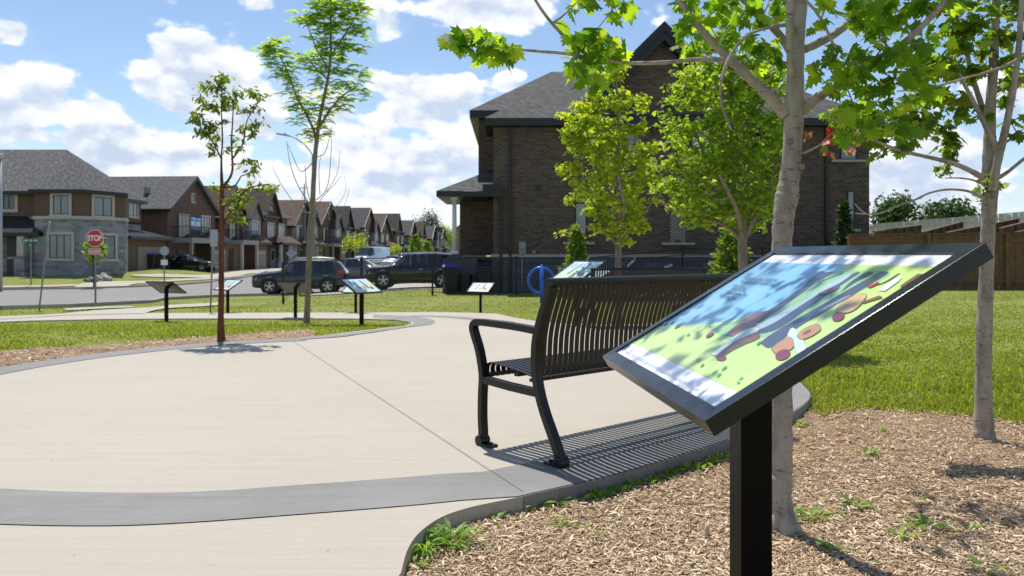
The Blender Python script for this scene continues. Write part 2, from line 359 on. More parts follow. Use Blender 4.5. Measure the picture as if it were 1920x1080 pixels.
# ------------------------------------------------------------ ground sheets
def grid_terrain():
    xs = np.concatenate([np.arange(-160, -40, 6), np.arange(-40, -12, 1.0), np.arange(-12, 12, .4), np.arange(12, 40, 1.), np.arange(40, 181, 6)])
    ys = np.concatenate([np.arange(-14, 0, 1.), np.arange(0, 12, .25), np.arange(12, 60, .6), np.arange(60, 200, 4), np.arange(200, 1500, 60)])
    xs = np.concatenate([[-1500, -700, -300], xs, [300, 700, 1500]])
    X, Y = np.meshgrid(xs, ys); V = np.stack([X, Y, zt(X, Y)], -1).reshape(-1, 3)
    nx, ny = len(xs), len(ys); i = np.arange(nx * ny).reshape(ny, nx)
    f = np.stack([i[:-1, :-1], i[:-1, 1:], i[1:, 1:], i[1:, :-1]], -1).reshape(-1, 4)
    return props(np_mesh('ground', V, f, M_lawn, smooth=True), kind='structure')
grid_terrain()
def drape(name, poly, fn, off, mat, skirt=0, step=1.0, kind='structure', skirt_mat=None):
    bm = bmesh.new(); vs = [bm.verts.new((x, y, 0)) for x, y in poly]; bm.faces.new(vs)
    xs = [p[0] for p in poly]; ys = [p[1] for p in poly]
    def cut(co, no): bmesh.ops.bisect_plane(bm, geom=bm.verts[:] + bm.edges[:] + bm.faces[:], plane_co=co, plane_no=no, dist=1e-5)
    y = math.floor(min(ys)) + step
    while y < max(ys): cut((0, y + .013, 0), (0, 1, 0)); y += step if y < 60 else step * 4
    x = math.floor(min(xs)) + step
    while x < max(xs): cut((x + .017, 0, 0), (1, 0, 0)); x += step * 1.5
    bmesh.ops.remove_doubles(bm, verts=bm.verts, dist=1e-4)
    bmesh.ops.triangulate(bm, faces=bm.faces)
    bmesh.ops.recalc_face_normals(bm, faces=bm.faces)
    if sum(f.normal.z for f in bm.faces) < 0: bmesh.ops.reverse_faces(bm, faces=bm.faces)
    if skirt:
        be = [e for e in bm.edges if e.is_boundary]
        r = bmesh.ops.extrude_edge_only(bm, edges=be)
        low = {v for v in r['geom'] if isinstance(v, bmesh.types.BMVert)}
    else: low = set()
    for v in bm.verts: v.co.z = fn(v.co.x, v.co.y) + off - (skirt if v in low else 0)
    me = bpy.data.meshes.new(name); bm.to_mesh(me); bm.free(); me.materials.append(mat)
    o = bpy.data.objects.new(name, me); COL.objects.link(o); return props(o, kind=kind)
CX, CY, CR = -1.29, 6.34, 3.40
def arc(cx, cy, r, a0, a1, n=24): return [(cx + r * math.cos(R(a0 + (a1 - a0) * i / n)), cy + r * math.sin(R(a0 + (a1 - a0) * i / n))) for i in range(n + 1)]
def spline(pts, n=5):
    out = []; P = [pts[0]] + list(pts) + [pts[-1]]
    for i in range(1, len(P) - 2):
        for k in range(n):
            t = k / n; a, b, c, d = P[i-1], P[i], P[i+1], P[i+2]
            out.append(tuple(.5 * (2*b[j] + (c[j]-a[j])*t + (2*a[j]-5*b[j]+4*c[j]-d[j])*t*t + (3*b[j]-a[j]-3*c[j]+d[j])*t**3) for j in range(len(b))))
    return out + [tuple(pts[-1])]
kerb = spline(XY([(752, 1080), (765, 1035), (788, 1003), (828, 975), (880, 957), (930, 946), (970, 938)]), 5)
right_arc = spline(XY([(970, 938), (1050, 920), (1140, 899), (1240, 870), (1363, 830), (1450, 797), (1500, 768), (1519, 747), (1509, 728), (1485, 714)]) + [(2.15, 7.1), (1.75, 8.1)], 5)
c2 = arc(1.3, 11.9, 3.7, -50, 92, 24) + XY([(930, 588.5), (880, 587)])
path_up = XY([(830, 586), (700, 586.5), (520, 587), (290, 587.5), (200, 586), (100, 590), (-60, 596), (-300, 606)])
path_lo = XY([(-300, 622), (-60, 606), (60, 602), (200, 599), (350, 598), (520, 598), (660, 598), (740, 600), (768, 604), (772, 607), (758, 612), (700, 619), (640, 626)])
left_arc = arc(CX, CY, CR, 112, 196, 20)
PAVE = [(-.62, .2), (-.48, 1.6)] + kerb[:-1] + right_arc + c2 + path_up + path_lo + left_arc + [(-5.2, 4.6), (-7, 3.3), (-14, 3.1), (-14, .2)]
drape('plaza_paving', PAVE, pf1, .012, M_conc, skirt=.16, step=1.0)
# stained bands (sheets laid just proud of the slab)
bw = .40
def ring(a, b): return a + b[::-1]
def inset(pts, cx, cy, d): return [(x - (x - cx) / math.hypot(x - cx, y - cy) * d, y - (y - cy) / math.hypot(x - cx, y - cy) * d) for x, y in pts]
near_out = XY([(-420, 958), (-200, 978), (0, 990), (200, 993), (350, 987), (500, 976), (750, 956), (890, 942)])
near_out = spline(near_out, 4)[:-1] + [(x, y) for x, y in inset(right_arc, CX, CY, .004)]
near_out = near_out[:-8]
def fullring(): 
    o = near_out; i = inset(o, CX, CY, bw); return o + i[::-1]
drape('plaza_band', fullring(), pf1, .016, M_band, step=1.0)
lo = arc(CX, CY, CR - .01, 112, 202, 26); drape('plaza_band', lo + inset(lo, CX, CY, .33)[::-1], pf1, .016, M_band)
tip = XY([(690, 586.8), (760, 592), (800, 598), (812, 604), (795, 611), (740, 618), (645, 627.5)]); tipi = XY([(700, 597), (745, 599.5), (770, 603.5), (776, 607.5), (762, 612.5), (705, 620), (640, 628), (590, 632.5), (560, 635.5)])
tipo = XY([(700, 591), (770, 594), (808, 600), (815, 605), (800, 611), (740, 619), (660, 631), (600, 636.5), (560, 639.5)])
drape('plaza_band', spline(tipo, 4) + spline(tipi, 4)[::-1], pf1, .0185, M_band)
sw = spline(XY([(770, 592), (850, 594), (920, 600), (962, 604), (965, 609), (930, 609), (900, 603), (850, 598), (770, 594)]), 4); drape('plaza_band', sw, pf1, .016, M_band)
#sw = spline(XY([(790, 632), (850, 627), (920, 620), (1000, 617), (1000, 619), (930, 623), (860, 631), (800, 634)]), 4); drape('plaza_band', sw, pf1, .016, M_band)
#sw = spline(XY([(800, 633), (900, 628), (1000, 629), (1000, 632.5), (900, 631.5), (800, 636)]), 4); drape('plaza_band', sw, pf1, .016, M_band)
def joint(a, b, w=.0045):
    a, b = Vector(a), Vector(b); d = (b - a).normalized(); s = Vector((-d.y, d.x)) * w / 2
    drape('paving_joint', [tuple(a - s), tuple(b - s), tuple(b + s), tuple(a + s)], pf1, .019, M_joint)
ja, jb = XY([(548, 641), (981, 929)]); joint(ja, jb)
mb = MB(); RA = [(x, y) for x, y in right_arc[1:-6]]         # stained outer face of the slab
for (xa, ya2), (xb, yb2) in zip(RA[:-1], RA[1:]):
    dx, dy = xa - CX, ya2 - CY; q = .004 / math.hypot(dx, dy); dx2, dy2 = xb - CX, yb2 - CY
    a = (xa + dx * q, ya2 + dy * q); b = (xb + dx2 * q, yb2 + dy2 * q); mb.add([(*a, -.16), (*b, -.16), (*b, .013), (*a, .013)], [(0, 1, 2, 3)])
props(mb.build('slab_edge', M_band, recalc=False), kind='structure')
# mulch beds
lb = XY([(-200, 700)]) 
BED = [(-.75, .2), (-.6, 1.6)] + [(x - .05, y - .0) for x, y in kerb[:-1]] + [(x - .08, y + .02) for x, y in right_arc[:40]] + spline([(2.05, 5.3)] + XY([(1545, 772), (1620, 764), (1700, 772), (1800, 778), (1920, 796)], zt1), 4) + [(4.2, 4.3), (6.5, 3.4), (7.5, .5), (2, -1)]
drape('mulch_bed', BED, zt1, .008, M_mulch, step=.5)
LBED = spline(XY([(-60, 668), (60, 655), (150, 651), (250, 643), (330, 636), (400, 632), (470, 626), (540, 622), (585, 620), (590, 631)], zt1), 4) + [tuple(p) for p in arc(CX, CY, CR - .05, 112, 190, 14)]
drape('mulch_bed', LBED, zt1, .010, M_mulch, step=.5)
# roads and pavements beyond
ROAD = XY([(-500, 592), (0, 581.5), (120, 577), (190, 573), (283, 568), (310, 562.5), (411, 557), (500, 554.5), (575, 553)], zt1)
RFAR = XY([(600, 500), (560, 503), (500, 510), (474, 518), (450, 523), (405, 528), (394, 530.5), (339, 535), (239, 540), (129, 543), (0, 545), (-500, 556)], zt1)
road_right = [(-9.0, 40), (-9.2, 60), (-8, 90), (-4, 150), (0, 230), (6, 320)]; road_left = [(-3.5, 320), (-9.5, 230), (-13, 150), (-17, 90)]
drape('road', ROAD + road_right + road_left + RFAR, zt1, .030, M_asph, step=2)
# driveway of the corner house
drape('driveway', [(-9.5, 39.8), (-9.5, 35.2), (-2.4, 35.0), (-2.4, 44), (-9.1, 44)], zt1, .040, M_walk, step=2)
def kerbline(pts, fn=zt1, w=.16, h=.13):
    mb = MB(); P = [Vector((x, y, fn(x, y) + h / 2)) for x, y in pts]
    for a, b in zip(P[:-1], P[1:]): mb.bar(a, b, w, h)
    return props(mb.build('kerb', M_walk), kind='structure')
kerbline(ROAD[:8]); kerbline(RFAR[2:] )
drape('pavement', XY([(-300, 612), (0, 597), (120, 589), (230, 580), (320, 572.5), (411, 568), (411, 572.5), (340, 577), (285, 584), (270, 589), (120, 592.5), (0, 600), (-300, 616)]), pf1, .022, M_walk, step=1.5)
drape('pavement', XY([(120, 580), (150, 577.5), (200, 575.5), (250, 575), (250, 577), (180, 580), (125, 583)]), pf1, .020, M_walk, step=1.5)
drape('pavement', XY([(129, 542.5), (150, 533), (230, 528), (285, 527), (285, 529), (250, 534), (230, 539.5)], zt1), zt1, .05, M_walk, step=2)
drape('pavement', XY([(-200, 541), (0, 537.5), (100, 536), (140, 534), (150, 537), (100, 539), (0, 540.5), (-200, 545)], zt1), zt1, .05, M_walk, step=2)
drape('pavement', XY([(250, 530), (330, 524.5), (400, 521), (460, 513), (500, 507), (500, 509), (450, 519), (400, 524.5), (330, 528), (265, 533)], zt1), zt1, .05, M_walk, step=2)
drape('driveway', XY([(245, 516.5), (300, 514.5), (400, 516), (455, 508), (560, 500), (560, 505), (470, 514), (410, 522), (330, 521), (250, 519)], zt1), zt1, .06, M_walk, step=2)
# ------------------------------------------------------------ storybook display signs
A_IN = R(31.0); SW, SH = .90, .63           # panel width and depth
M_board = pm('white_print', (.80, .81, .86), .22, 0, .03, 3, 0, spec=.5)
ART = {}
def art(name, c):
    if name not in ART: ART[name] = pm('print_' + name, c, .20, 0, .16, 5, 0, spec=.85)
    return ART[name]
artcols = {'white': (.80,.81,.86), 'sky': (.22,.47,.68), 'skylight': (.30,.58,.78), 'lime': (.50,.68,.22), 'green': (.28,.50,.24), 'mist': (.36,.48,.55), 'slate': (.070,.088,.13), 'slate2': (.22,.23,.30), 'rust': (.24,.10,.08),
           'maroon': (.20,.045,.06), 'orange': (.48,.25,.12), 'tan': (.60,.40,.18), 'brown': (.20,.10,.05), 'cloth': (.55,.66,.62), 'ink': (.05,.10,.16), 'grey': (.42,.42,.46), 'leaf': (.10,.36,.10), 'red': (.42,.05,.03), 'glare_blue': (.50,.66,.74), 'glare_lime': (.58,.70,.50)}
ARTN = list(artcols); ARTM = [art(k, v) for k, v in artcols.items()]
BRc = Vector((.2497 * 1.4, 1.4, CH - .2145 * 1.4))            # near low corner of the close sign's face
RZN = R(-84.8)
cenw = BRc + Vector((math.cos(RZN), math.sin(RZN), 0)) * (-SW / 2) + Vector((-math.sin(RZN) * math.cos(A_IN), math.cos(RZN) * math.cos(A_IN), math.sin(A_IN))) * SH / 2
GZ = zt1(cenw.x, cenw.y) + .008
HC = cenw.z - GZ
def sign_frame_axes(): return Vector((1,0,0)), Vector((0, math.cos(A_IN), math.sin(A_IN))), Vector((0, -math.sin(A_IN), math.cos(A_IN)))
def make_sign(loc, rz, label, scale=1.0, detailed=False, ground=0.0, hc=HC):
    root = thing('display_sign', loc, label, 'display sign', 'storybook display signs around the plaza', rz); root.scale = (scale,) * 3
    ex, ea, en = sign_frame_axes(); C = Vector((0, 0, hc))
    def P(u, v, w=0.0): return C + ex * (u - .5) * SW + ea * (v - .5) * SH + en * w
    fw = .036; th = .034; label = label
    # tray and mitred frame bars
    f = MB(); fu, fv = fw / SW, fw / SH
    o = [(0,0),(1,0),(1,1),(0,1)]; i = [(fu,fv),(1-fu,fv),(1-fu,1-fv),(fu,1-fv)]
    for k in range(4):
        a, b, c, d = o[k], o[(k+1) % 4], i[(k+1) % 4], i[k]
        g = .0009
        q = [P(*a), P(*b), P(*c), P(*d)]; cen = sum(q, Vector()) / 4; q = [cen + (p - cen) * (1 - g) for p in q]
        f.prism(q, -en * th)
    f.build('frame', SIGNB, root, bevel=.0006)
    bk = MB(); bk.prism([P(fu*.9, fv*.9, -.010), P(1-fu*.9, fv*.9, -.010), P(1-fu*.9, 1-fv*.9, -.010), P(fu*.9, 1-fv*.9, -.010)], -en * .02); bk.build('back_plate', SIGNB, root)
    # print
    a = MB(); lay = [0]
    def poly(pts, col, dz=None):
        if dz is None: lay[0] += 1; dz = lay[0]
        w = -.0055 + .00007 * dz
        a.add([P(u, v, w) for u, v in pts], [tuple(range(len(pts)))], ARTN.index(col))
    a.prism([P(fu, fv, -.006), P(1-fu, fv, -.006), P(1-fu, 1-fv, -.006), P(fu, 1-fv, -.006)], -en * .003, 0)
    if detailed:
        Rm = Matrix.Rotation(rz, 3, 'Z'); L = Vector(loc)
        n = Rm @ en; e1 = Rm @ ex; e2 = Rm @ ea; c0 = Rm @ C + L
        def uv(cx, cy, s=3.857, ox=1300, oy=480):
            px, py = ox + cx / s, oy + cy / s
            d = Vector(((px - 960) / F, 1, (HOR - py) / F)); o_ = Vector((0, 0, CH))
            tt = (c0 - o_).dot(n) / d.dot(n); h = o_ + d * tt - c0
            return (h.dot(e1) / SW + .5, h.dot(e2) / SH + .5)
        v0, v1 = .145, .872; u0, u1 = fu, 1 - fu
        cl = lambda p: (min(max(p[0], u0), u1), min(max(p[1], v0), v1))
        def pc(pts, col): poly([cl(uv(*p)) for p in pts], col)
        def pcr(pts, col):
            q = spline(pts + [pts[0]], 4)[:-1]
            if col not in ('green', 'mist', 'slate2', 'slate'):
                cx, cy = sum(p[0] for p in q) / len(q), sum(p[1] for p in q) / len(q); e = 3.2
                pc([(p[0] + (p[0]-cx) / (math.hypot(p[0]-cx, p[1]-cy) + 1e-6) * e, p[1] + (p[1]-cy) / (math.hypot(p[0]-cx, p[1]-cy) + 1e-6) * e) for p in q], 'slate')
            pc(q, col)
        def ell(cx, cy, rx, ry, ang, col):
            pc([(cx + rx*math.cos(t)*math.cos(ang) - ry*math.sin(t)*math.sin(ang), cy + rx*math.cos(t)*math.sin(ang) + ry*math.sin(t)*math.cos(ang)) for t in [k*2*math.pi/16 for k in range(16)]], col)
        poly([(u0,v0),(u1,v0),(u1,v1),(u0,v1)], 'sky')
        for k in range(0):
            x, y = random.uniform(-150, 520), random.uniform(140, 440); ell(x, y, random.uniform(60,130), random.uniform(12,26), -.62, 'skylight') if y < 470 - .45*max(0, x) else None
        hill = [uv(x, y, 1, 0, 0) for x, y in [(1239,610),(1280,607),(1330,604),(1372,597),(1440,578),(1490,548),(1530,522),(1562,508)]]
        poly([(u0, hill[0][1])] + [cl(p) for p in hill] + [(cl(hill[-1])[0], v1), (u1, v1), (u1, v0), (u0, v0)], 'lime')
        pcr([(100,500),(420,430),(560,400),(800,240),(1010,104),(1420,104),(1180,250),(900,400),(620,530),(420,600),(260,600)], 'green')
        pcr([(420,520),(540,440),(800,300),(930,210),(1080,130),(1130,112),(1060,200),(900,300),(700,420),(520,520)], 'mist')
        pcr([(380,455),(540,375),(780,212),(900,106),(950,104),(1005,105),(862,192),(790,247),(560,410),(470,470)], 'slate')
        pc([(790,205),(850,150),(935,105),(925,104),(835,150)], 'slate'); pc([(850,190),(980,150),(1085,108),(1070,107),(960,150)], 'slate')
        pcr([(460,548),(620,505),(920,292),(1110,165),(1195,108),(1155,108),(1060,175),(880,272),(600,455),(468,520)], 'slate')
        pcr([(1055,250),(1160,180),(1290,112),(1230,108),(1120,180)], 'slate')
        pcr([(480,620),(560,645),(760,495),(1100,295),(1230,215),(1400,110),(1325,110),(1130,218),(900,350),(640,498),(500,590)], 'slate')
        pcr([(760,480),(980,355),(1120,280),(1100,275),(960,345)], 'slate2')
        pcr([(1230,215),(1370,185),(1480,118),(1465,116),(1360,178)], 'slate')
        pcr([(225,562),(300,492),(440,405),(545,388),(500,430),(385,530),(290,565)], 'rust')
        pcr([(120,700),(300,560),(420,505),(470,520),(330,600),(170,700)], 'cloth')
        pcr([(150,712),(290,610),(440,545),(462,585),(330,640),(215,705)], 'brown'); ell(195, 725, 38, 22, 0, 'maroon')
        pcr([(895,260),(1000,215),(1050,210),(1010,240),(930,266)], 'rust')
        pcr([(672,560),(700,512),(735,520),(790,600),(812,662),(750,700),(715,620)], 'cloth')
        pcr([(556,655),(640,595),(700,580),(718,640),(660,680),(590,692)], 'orange'); ell(640, 702, 58, 36, -.4, 'maroon')
        pcr([(742,565),(790,520),(885,480),(912,520),(850,565),(775,592)], 'orange'); ell(815, 540, 36, 12, -.5, 'brown')
        pcr([(1018,390),(1060,335),(1170,270),(1245,266),(1210,330),(1140,386),(1060,402)], 'tan'); ell(1042, 426, 48, 32, -.35, 'maroon')
        pc([(1205,322),(1340,274),(1365,288),(1232,330)], 'brown'); pc([(1250,212),(1330,175),(1342,188),(1272,220)], 'red')
        pc([(1325,238),(1440,165),(1505,135),(1480,170),(1380,242)], 'white'); pc([(1485,208),(1618,118),(1668,120),(1540,212)], 'brown')
        ell(1160, 455, 50, 16, -.4, 'brown'); ell(115, 562, 34, 12, -.5, 'maroon')
        for x, y in [(-210,480),(-160,470),(-120,500),(-40,560),(60,780),(150,830),(220,800),(180,850),(320,900),(340,870),(470,620),(-260,400),(-310,430),(30,740)]:
            ell(x, y, random.uniform(14, 32), random.uniform(4, 8), -.6, random.choice(['leaf', 'green']))
        # rows of small lettering, too fine to read
        for x0, x1, y in [(358,608,157),(330,578,181),(278,372,214),(268,368,234),(238,372,262),(178,300,285),(222,246,304)]:
            ua, va = uv(x0, y); ub, _ = uv(x1, y); u_ = ua
            while u_ < ub:
                wl = random.uniform(.014, .034)
                k = u_
                while k < u_ + wl:
                    h = random.choice([.013, .013, .020]); cw = .0042; poly([(k, va), (k + cw*.55, va), (k + cw*.55, va + h), (k, va + h)], 'ink', 60); k += cw
                    if random.random() < .5: poly([(k - cw*.6, va + random.choice([0, .006])), (k + cw*.1, va + .0), (k + cw*.1, va + .0028), (k - cw*.6, va + .0028)], 'ink', 61)
                u_ += wl + .006
        u_ = .10
        while u_ < .80:
            poly([(u_, .081), (u_ + .0026, .081), (u_ + .0026, .093), (u_, .093)], 'grey', 60); u_ += .0045 if random.random() < .85 else .010
    else:
        poly([(fu, .12), (1-fu, .12), (1-fu, .88), (fu, .88)], 'glare_blue');  # print colours paled, whitish glare is painted into them
        k = random.uniform(.25, .6)
        poly([(fu, .12), (1-fu, .12), (1-fu, .88 if k > .4 else k + .2), (.5, k + .1), (fu, k)], 'glare_lime')
        poly([(.3, .3), (.36, .3), (.4, .86), (.36, .86)], 'slate'); poly([(.62, .3), (.70, .3), (.66, .86), (.61, .86)], 'slate')
        poly([(.45, .25), (.56, .25), (.6, .45), (.5, .5)], 'orange'); poly([(.72, .22), (.84, .25), (.82, .42), (.74, .4)], 'maroon')
        for r_ in range(3): poly([(.12, .78 - r_*.06), (.28, .78 - r_*.06), (.28, .79 - r_*.06), (.12, .79 - r_*.06)], 'ink')
    a.build('printed_panel', ARTM, root, recalc=False)
    p = MB(); s = .0385; zb = -.15 + ground
    top = lambda y: hc + y * math.tan(A_IN) - .036 / math.cos(A_IN)
    v = [(x, y, zb) for x, y in [(-s,-s),(s,-s),(s,s),(-s,s)]] + [(x, y, top(y)) for x, y in [(-s,-s),(s,-s),(s,s),(-s,s)]]
    p.add(v, [(0,1,5,4),(1,2,6,5),(2,3,7,6),(3,0,4,7),(3,2,1,0),(4,5,6,7)]); p.build('post', POSTB, root, bevel=.003)
    return root
near_sign = make_sign((cenw.x, cenw.y, GZ), RZN, 'large tilted storybook panel in a black frame, standing close in the mulch', detailed=True)
for px, py, rz, sc, lab in [
    (312, 603, 161, .84, 'black backed storybook panel seen from behind, nearest the stop sign'),
    (427, 587, -38, .80, 'glare-paled storybook panel on a thin post just beyond the red-brown tree trunk'),
    (554, 598, 168, .82, 'dark storybook panel before the grey SUV, its print turned away'),
    (667, 588, -18, .72, 'glare-paled storybook panel half hidden behind another panel beside the grey car'),
    (678, 610, 58, .84, 'storybook panel with its print showing, standing on the tip of the grass island'),
    (901, 586, -24, .72, 'glare-paled blue storybook panel alone on the grass in front of the wheelie bins')]:
    g = gp(px, py); make_sign(g, R(rz), lab, sc)
for X, Y, rz, lab in [(1.10, 13.0, -60, 'green printed storybook panel above the near end of the close bench'), (1.62, 15.5, -75, 'small storybook panel peeping out behind the green printed one')]:
    make_sign((X, Y, pf1(X, Y)), R(rz), lab, 1.0)

# ------------------------------------------------------------ benches
def strip(mb, prof_, x0, x1, th):
    """ribbon of thickness th following a (y,z) profile between x0 and x1"""
    n = len(prof_); A = []; B = []
    for i, (y, z) in enumerate(prof_):
        p, q = prof_[max(i-1, 0)], prof_[min(i+1, n-1)]; d = Vector((q[0]-p[0], q[1]-p[1])).normalized(); nn = Vector((-d.y, d.x)) * th / 2
        A.append((y + nn.x, z + nn.y)); B.append((y - nn.x, z - nn.y))
    v = [(x, y, z) for x in (x0, x1) for (y, z) in A] + [(x, y, z) for x in (x0, x1) for (y, z) in B]
    f = []
    for i in range(n-1):
        f += [(i, i+1, n+i+1, n+i), (2*n+i, 3*n+i, 3*n+i+1, 2*n+i+1), (i, 2*n+i, 2*n+i+1, i+1), (n+i, n+i+1, 3*n+i+1, 3*n+i)]
    f += [(0, n, 3*n, 2*n), (n-1, 3*n-1, 4*n-1, 2*n-1)]
    mb.add(v, f, 0)
def make_bench(loc, rz, label, L=1.83):
    root = thing('park_bench', loc, label, 'bench', 'black slatted benches on the plaza', rz)
    seatp = spline([(.555,.368),(.590,.372),(.603,.398),(.588,.428),(.54,.440),(.36,.424),(.24,.405),(.195,.408)], 3)
    backp = spline([(.195,.408),(.172,.43),(.160,.48),(.152,.60),(.128,.70),(.090,.80),(.068,.872)], 3)
    s = MB(); b = MB(); n = int(L / .0405); x = .045
    pitch = (L - .09) / n
    for k in range(n):
        x0 = .045 + k * pitch + .005; x1 = x0 + pitch - .0115
        strip(s, seatp, x0, x1, .006); strip(b, backp, x0, x1, .006)
    for (y, z) in ((.555,.385),(.33,.408),(.215,.393)): s.bar((.03, y, z-.004), (L-.03, y, z-.004), .03, .016)
    s.build('seat', BLACK, root)
    b.bar((.03,.165,.452), (L-.03,.165,.452), .012, .022)
    b.build('backrest', BROWNB, root)
    t = MB(); 
    prf = [(.030,.868),(.028,.888),(.040,.902),(.066,.905),(.088,.897),(.094,.880),(.086,.866),(.060,.862)]
    v = [(xx, y, z) for xx in (.0, L) for y, z in prf]; m = len(prf)
    t.add(v, [(i, (i+1) % m, m + (i+1) % m, m + i) for i in range(m)] + [tuple(range(m)), tuple(range(2*m-1, m-1, -1))], 0, False)
    t.build('top_rail', BLACK, root, bevel=.003)
    for xs in (0, L - .046):
        f = MB()
        rear = spline([(-.004,.012),(.004,.05),(.05,.14),(.105,.24),(.146,.34),(.168,.44),(.170,.54),(.158,.62),(.130,.70),(.092,.79),(.062,.868)], 3)
        strip(f, rear, xs, xs + .046, .040)
        front = spline([(.590,.012),(.586,.06),(.592,.16),(.590,.27),(.583,.36),(.592,.42),(.618,.51),(.655,.585),(.668,.622),(.655,.646),(.62,.655),(.50,.655),(.30,.650),(.165,.642)], 4)
        strip(f, front, xs, xs + .046, .036)
        strip(f, [(.582,.352),(.36,.340),(.160,.335)], xs + .002, xs + .044, .040)
        f.build('end_frame', BLACK, root, bevel=.005)
        for (yc, dy) in ((-.004, 1), (.592, -1)):
            g = MB(); g.disc((xs + .023, yc, .024), (1,0,0), .030, .062, 16)
            g.obox((xs + .023, yc + dy * .04, .007), (.03,0,0), (0,.055,0), (0,0,.007)); g.disc((xs + .023, yc + dy*.07, .018), (0,0,1), .011, .014, 10)
            g.build('foot', BLACK, root, bevel=.003)
    return root
make_bench((.216, 3.69, .013), R(41.35), 'close black metal bench with curved slats, its back to the mulch bed')
b2 = gp(1100, 600)
make_bench((1.20, 11.6, float(prof(1.2, 11.6)) + .013), R(8), 'farther black slatted bench, only its top showing over the close bench')

# ------------------------------------------------------------ blue bicycle ring
g = gp(1016, 568); s_ = F / g.y
root = thing('bike_rack', g, 'blue painted ring bicycle stand on the grass before the brick house', 'bike rack')
mb = MB(); cz = (568 - 526) / s_; rr = 24 / s_
mb.tube([(rr * math.cos(a) - .02, 0, cz + rr * math.sin(a)) for a in [2*math.pi*k/36 for k in range(37)]], .050, 10, cap=False); mb.build('ring', M_blue, root)
mb = MB(); mb.tube([(0,0,-.1),(0,0,(568-499)/s_)], .068, 14); mb.tube([(0,0,(568-500)/s_ + .0), (0,0,(568-498)/s_+.02),(0,0,(568-496)/s_)], [.055,.045,.01], 14); mb.build('post', M_blue, root)

# ------------------------------------------------------------ trees
def leaf_template(kind):
    if kind == 'maple':
        h = [(0,0),(.13,-.01),(.36,-.13),(.31,.10),(.60,.30),(.40,.37),(.45,.55),(.22,.50),(.29,.72),(.12,.72),(0,1.0)]
    elif kind == 'mid': h = [(0,0),(.34,-.02),(.52,.36),(.24,.46),(.20,.72),(0,1.0)]
    elif kind == 'oval': h = [(0,0),(.16,.22),(.19,.5),(.10,.82),(0,1.0)]
    else: h = [(0,0),(.3,.45),(0,1.0)]
    n = len(h)
    V = [(x, y - .0, -.30 * x - .22 * y * y) for x, y in h] + [(-x, y, -.30 * x - .22 * y * y) for x, y in h[1:-1]]
    right = list(range(n)); left = [0] + list(range(n, 2*n-2)) + [n-1]
    return np.array(V), np.array(right), np.array(left[::-1])
def leaves_mesh(name, P, size, mat, parent, origin, kind='maple', droop=.45, flat=.8, jit=.35, tilt=None):
    """one mesh of many separate leaves at points P"""
    N = len(P); V, fr, fl = leaf_template(kind)
    a = RNG.uniform(0, 2*np.pi, N); dr = -droop + RNG.normal(0, .38, N)
    T = np.stack([np.cos(a), np.sin(a), dr], -1); T /= np.linalg.norm(T, axis=1)[:, None]
    U = np.stack([RNG.normal(0, 1-flat+.15, N), RNG.normal(0, 1-flat+.15, N), np.ones(N)], -1)
    if tilt is not None: U += tilt
    S = np.cross(T, U); S /= np.linalg.norm(S, axis=1)[:, None]; Nn = np.cross(S, T)
    sz = size * np.clip(RNG.normal(1, jit, N), .35, 1.6)
    W_ = P[:, None, :] + sz[:, None, None] * (V[None, :, 0:1] * S[:, None, :] + V[None, :, 1:2] * T[:, None, :] + V[None, :, 2:3] * Nn[:, None, :])
    off = (np.arange(N) * len(V))[:, None]
    return np_mesh(name, W_.reshape(-1, 3), [off + fr[None], off + fl[None]], mat, parent, origin)
def bark(name, col, dark, scale=14):
    m = bpy.data.materials.new(name); m.use_nodes = True; t = NT(m.node_tree)
    tc = t.n('ShaderNodeTexCoord').outputs['Object']
    mp = t.n('ShaderNodeMapping', i_Scale=(1, 1, .28)); t.set(mp.inputs[0], tc); mp2 = t.n('ShaderNodeMapping', i_Scale=(1, 1, 3.5)); t.set(mp2.inputs[0], tc)
    a = t.noise(mp.outputs[0], scale, 6, .65); b = t.noise(mp2.outputs[0], scale * 1.3, 4, .6); c = t.noise(tc, scale * 9, 3, .7)
    k = t.mix(t.ss(a, .35, .68), col, dark); k = t.mix(t.m('MULTIPLY', t.ss(b, .56, .68), .75), k, tuple(x * .42 for x in dark)); d_ = t.noise(tc, scale * .35, 3, .6); k = t.mix(t.m('MULTIPLY', t.ss(d_, .5, .7), .45), k, tuple(min(1, x * 1.25) for x in col)); k = t.mix(t.m('MULTIPLY', t.ss(c, .5, .7), .45), k, tuple(x * 1.35 for x in col))
    p = t.n('ShaderNodeBsdfPrincipled', i_Roughness=.85); t.set(p.inputs['Base Color'], k); p.inputs['Specular IOR Level'].default_value = .25
    bp = t.n('ShaderNodeBump', i_Strength=.8, i_Distance=.006); t.set(bp.inputs['Height'], t.m('ADD', a, t.m('ADD', t.m('MULTIPLY', b, .5), t.m('MULTIPLY', c, .4)))); t.set(p.inputs['Normal'], bp.outputs[0])
    o = t.n('ShaderNodeOutputMaterial'); t.set(o.inputs[0], p.outputs[0]); MATS[name] = m; return m
BK_grey = bark('grey_maple_bark', (.42, .365, .30), (.24, .20, .16))
BK_red = bark('red_brown_bark', (.17, .062, .036), (.085, .032, .022), 22)
BK_tan = bark('tan_bark', (.30, .235, .18), (.19, .145, .11), 18)
BK_dark = bark('dark_bark', (.09, .07, .05), (.05, .04, .03), 10)
def dens(pts, k):
    """resample a polyline of (Vector, radius)"""
    P = spline([(p.x, p.y, p.z, r) for p, r in pts], k); return [(Vector(q[:3]), q[3]) for q in P]
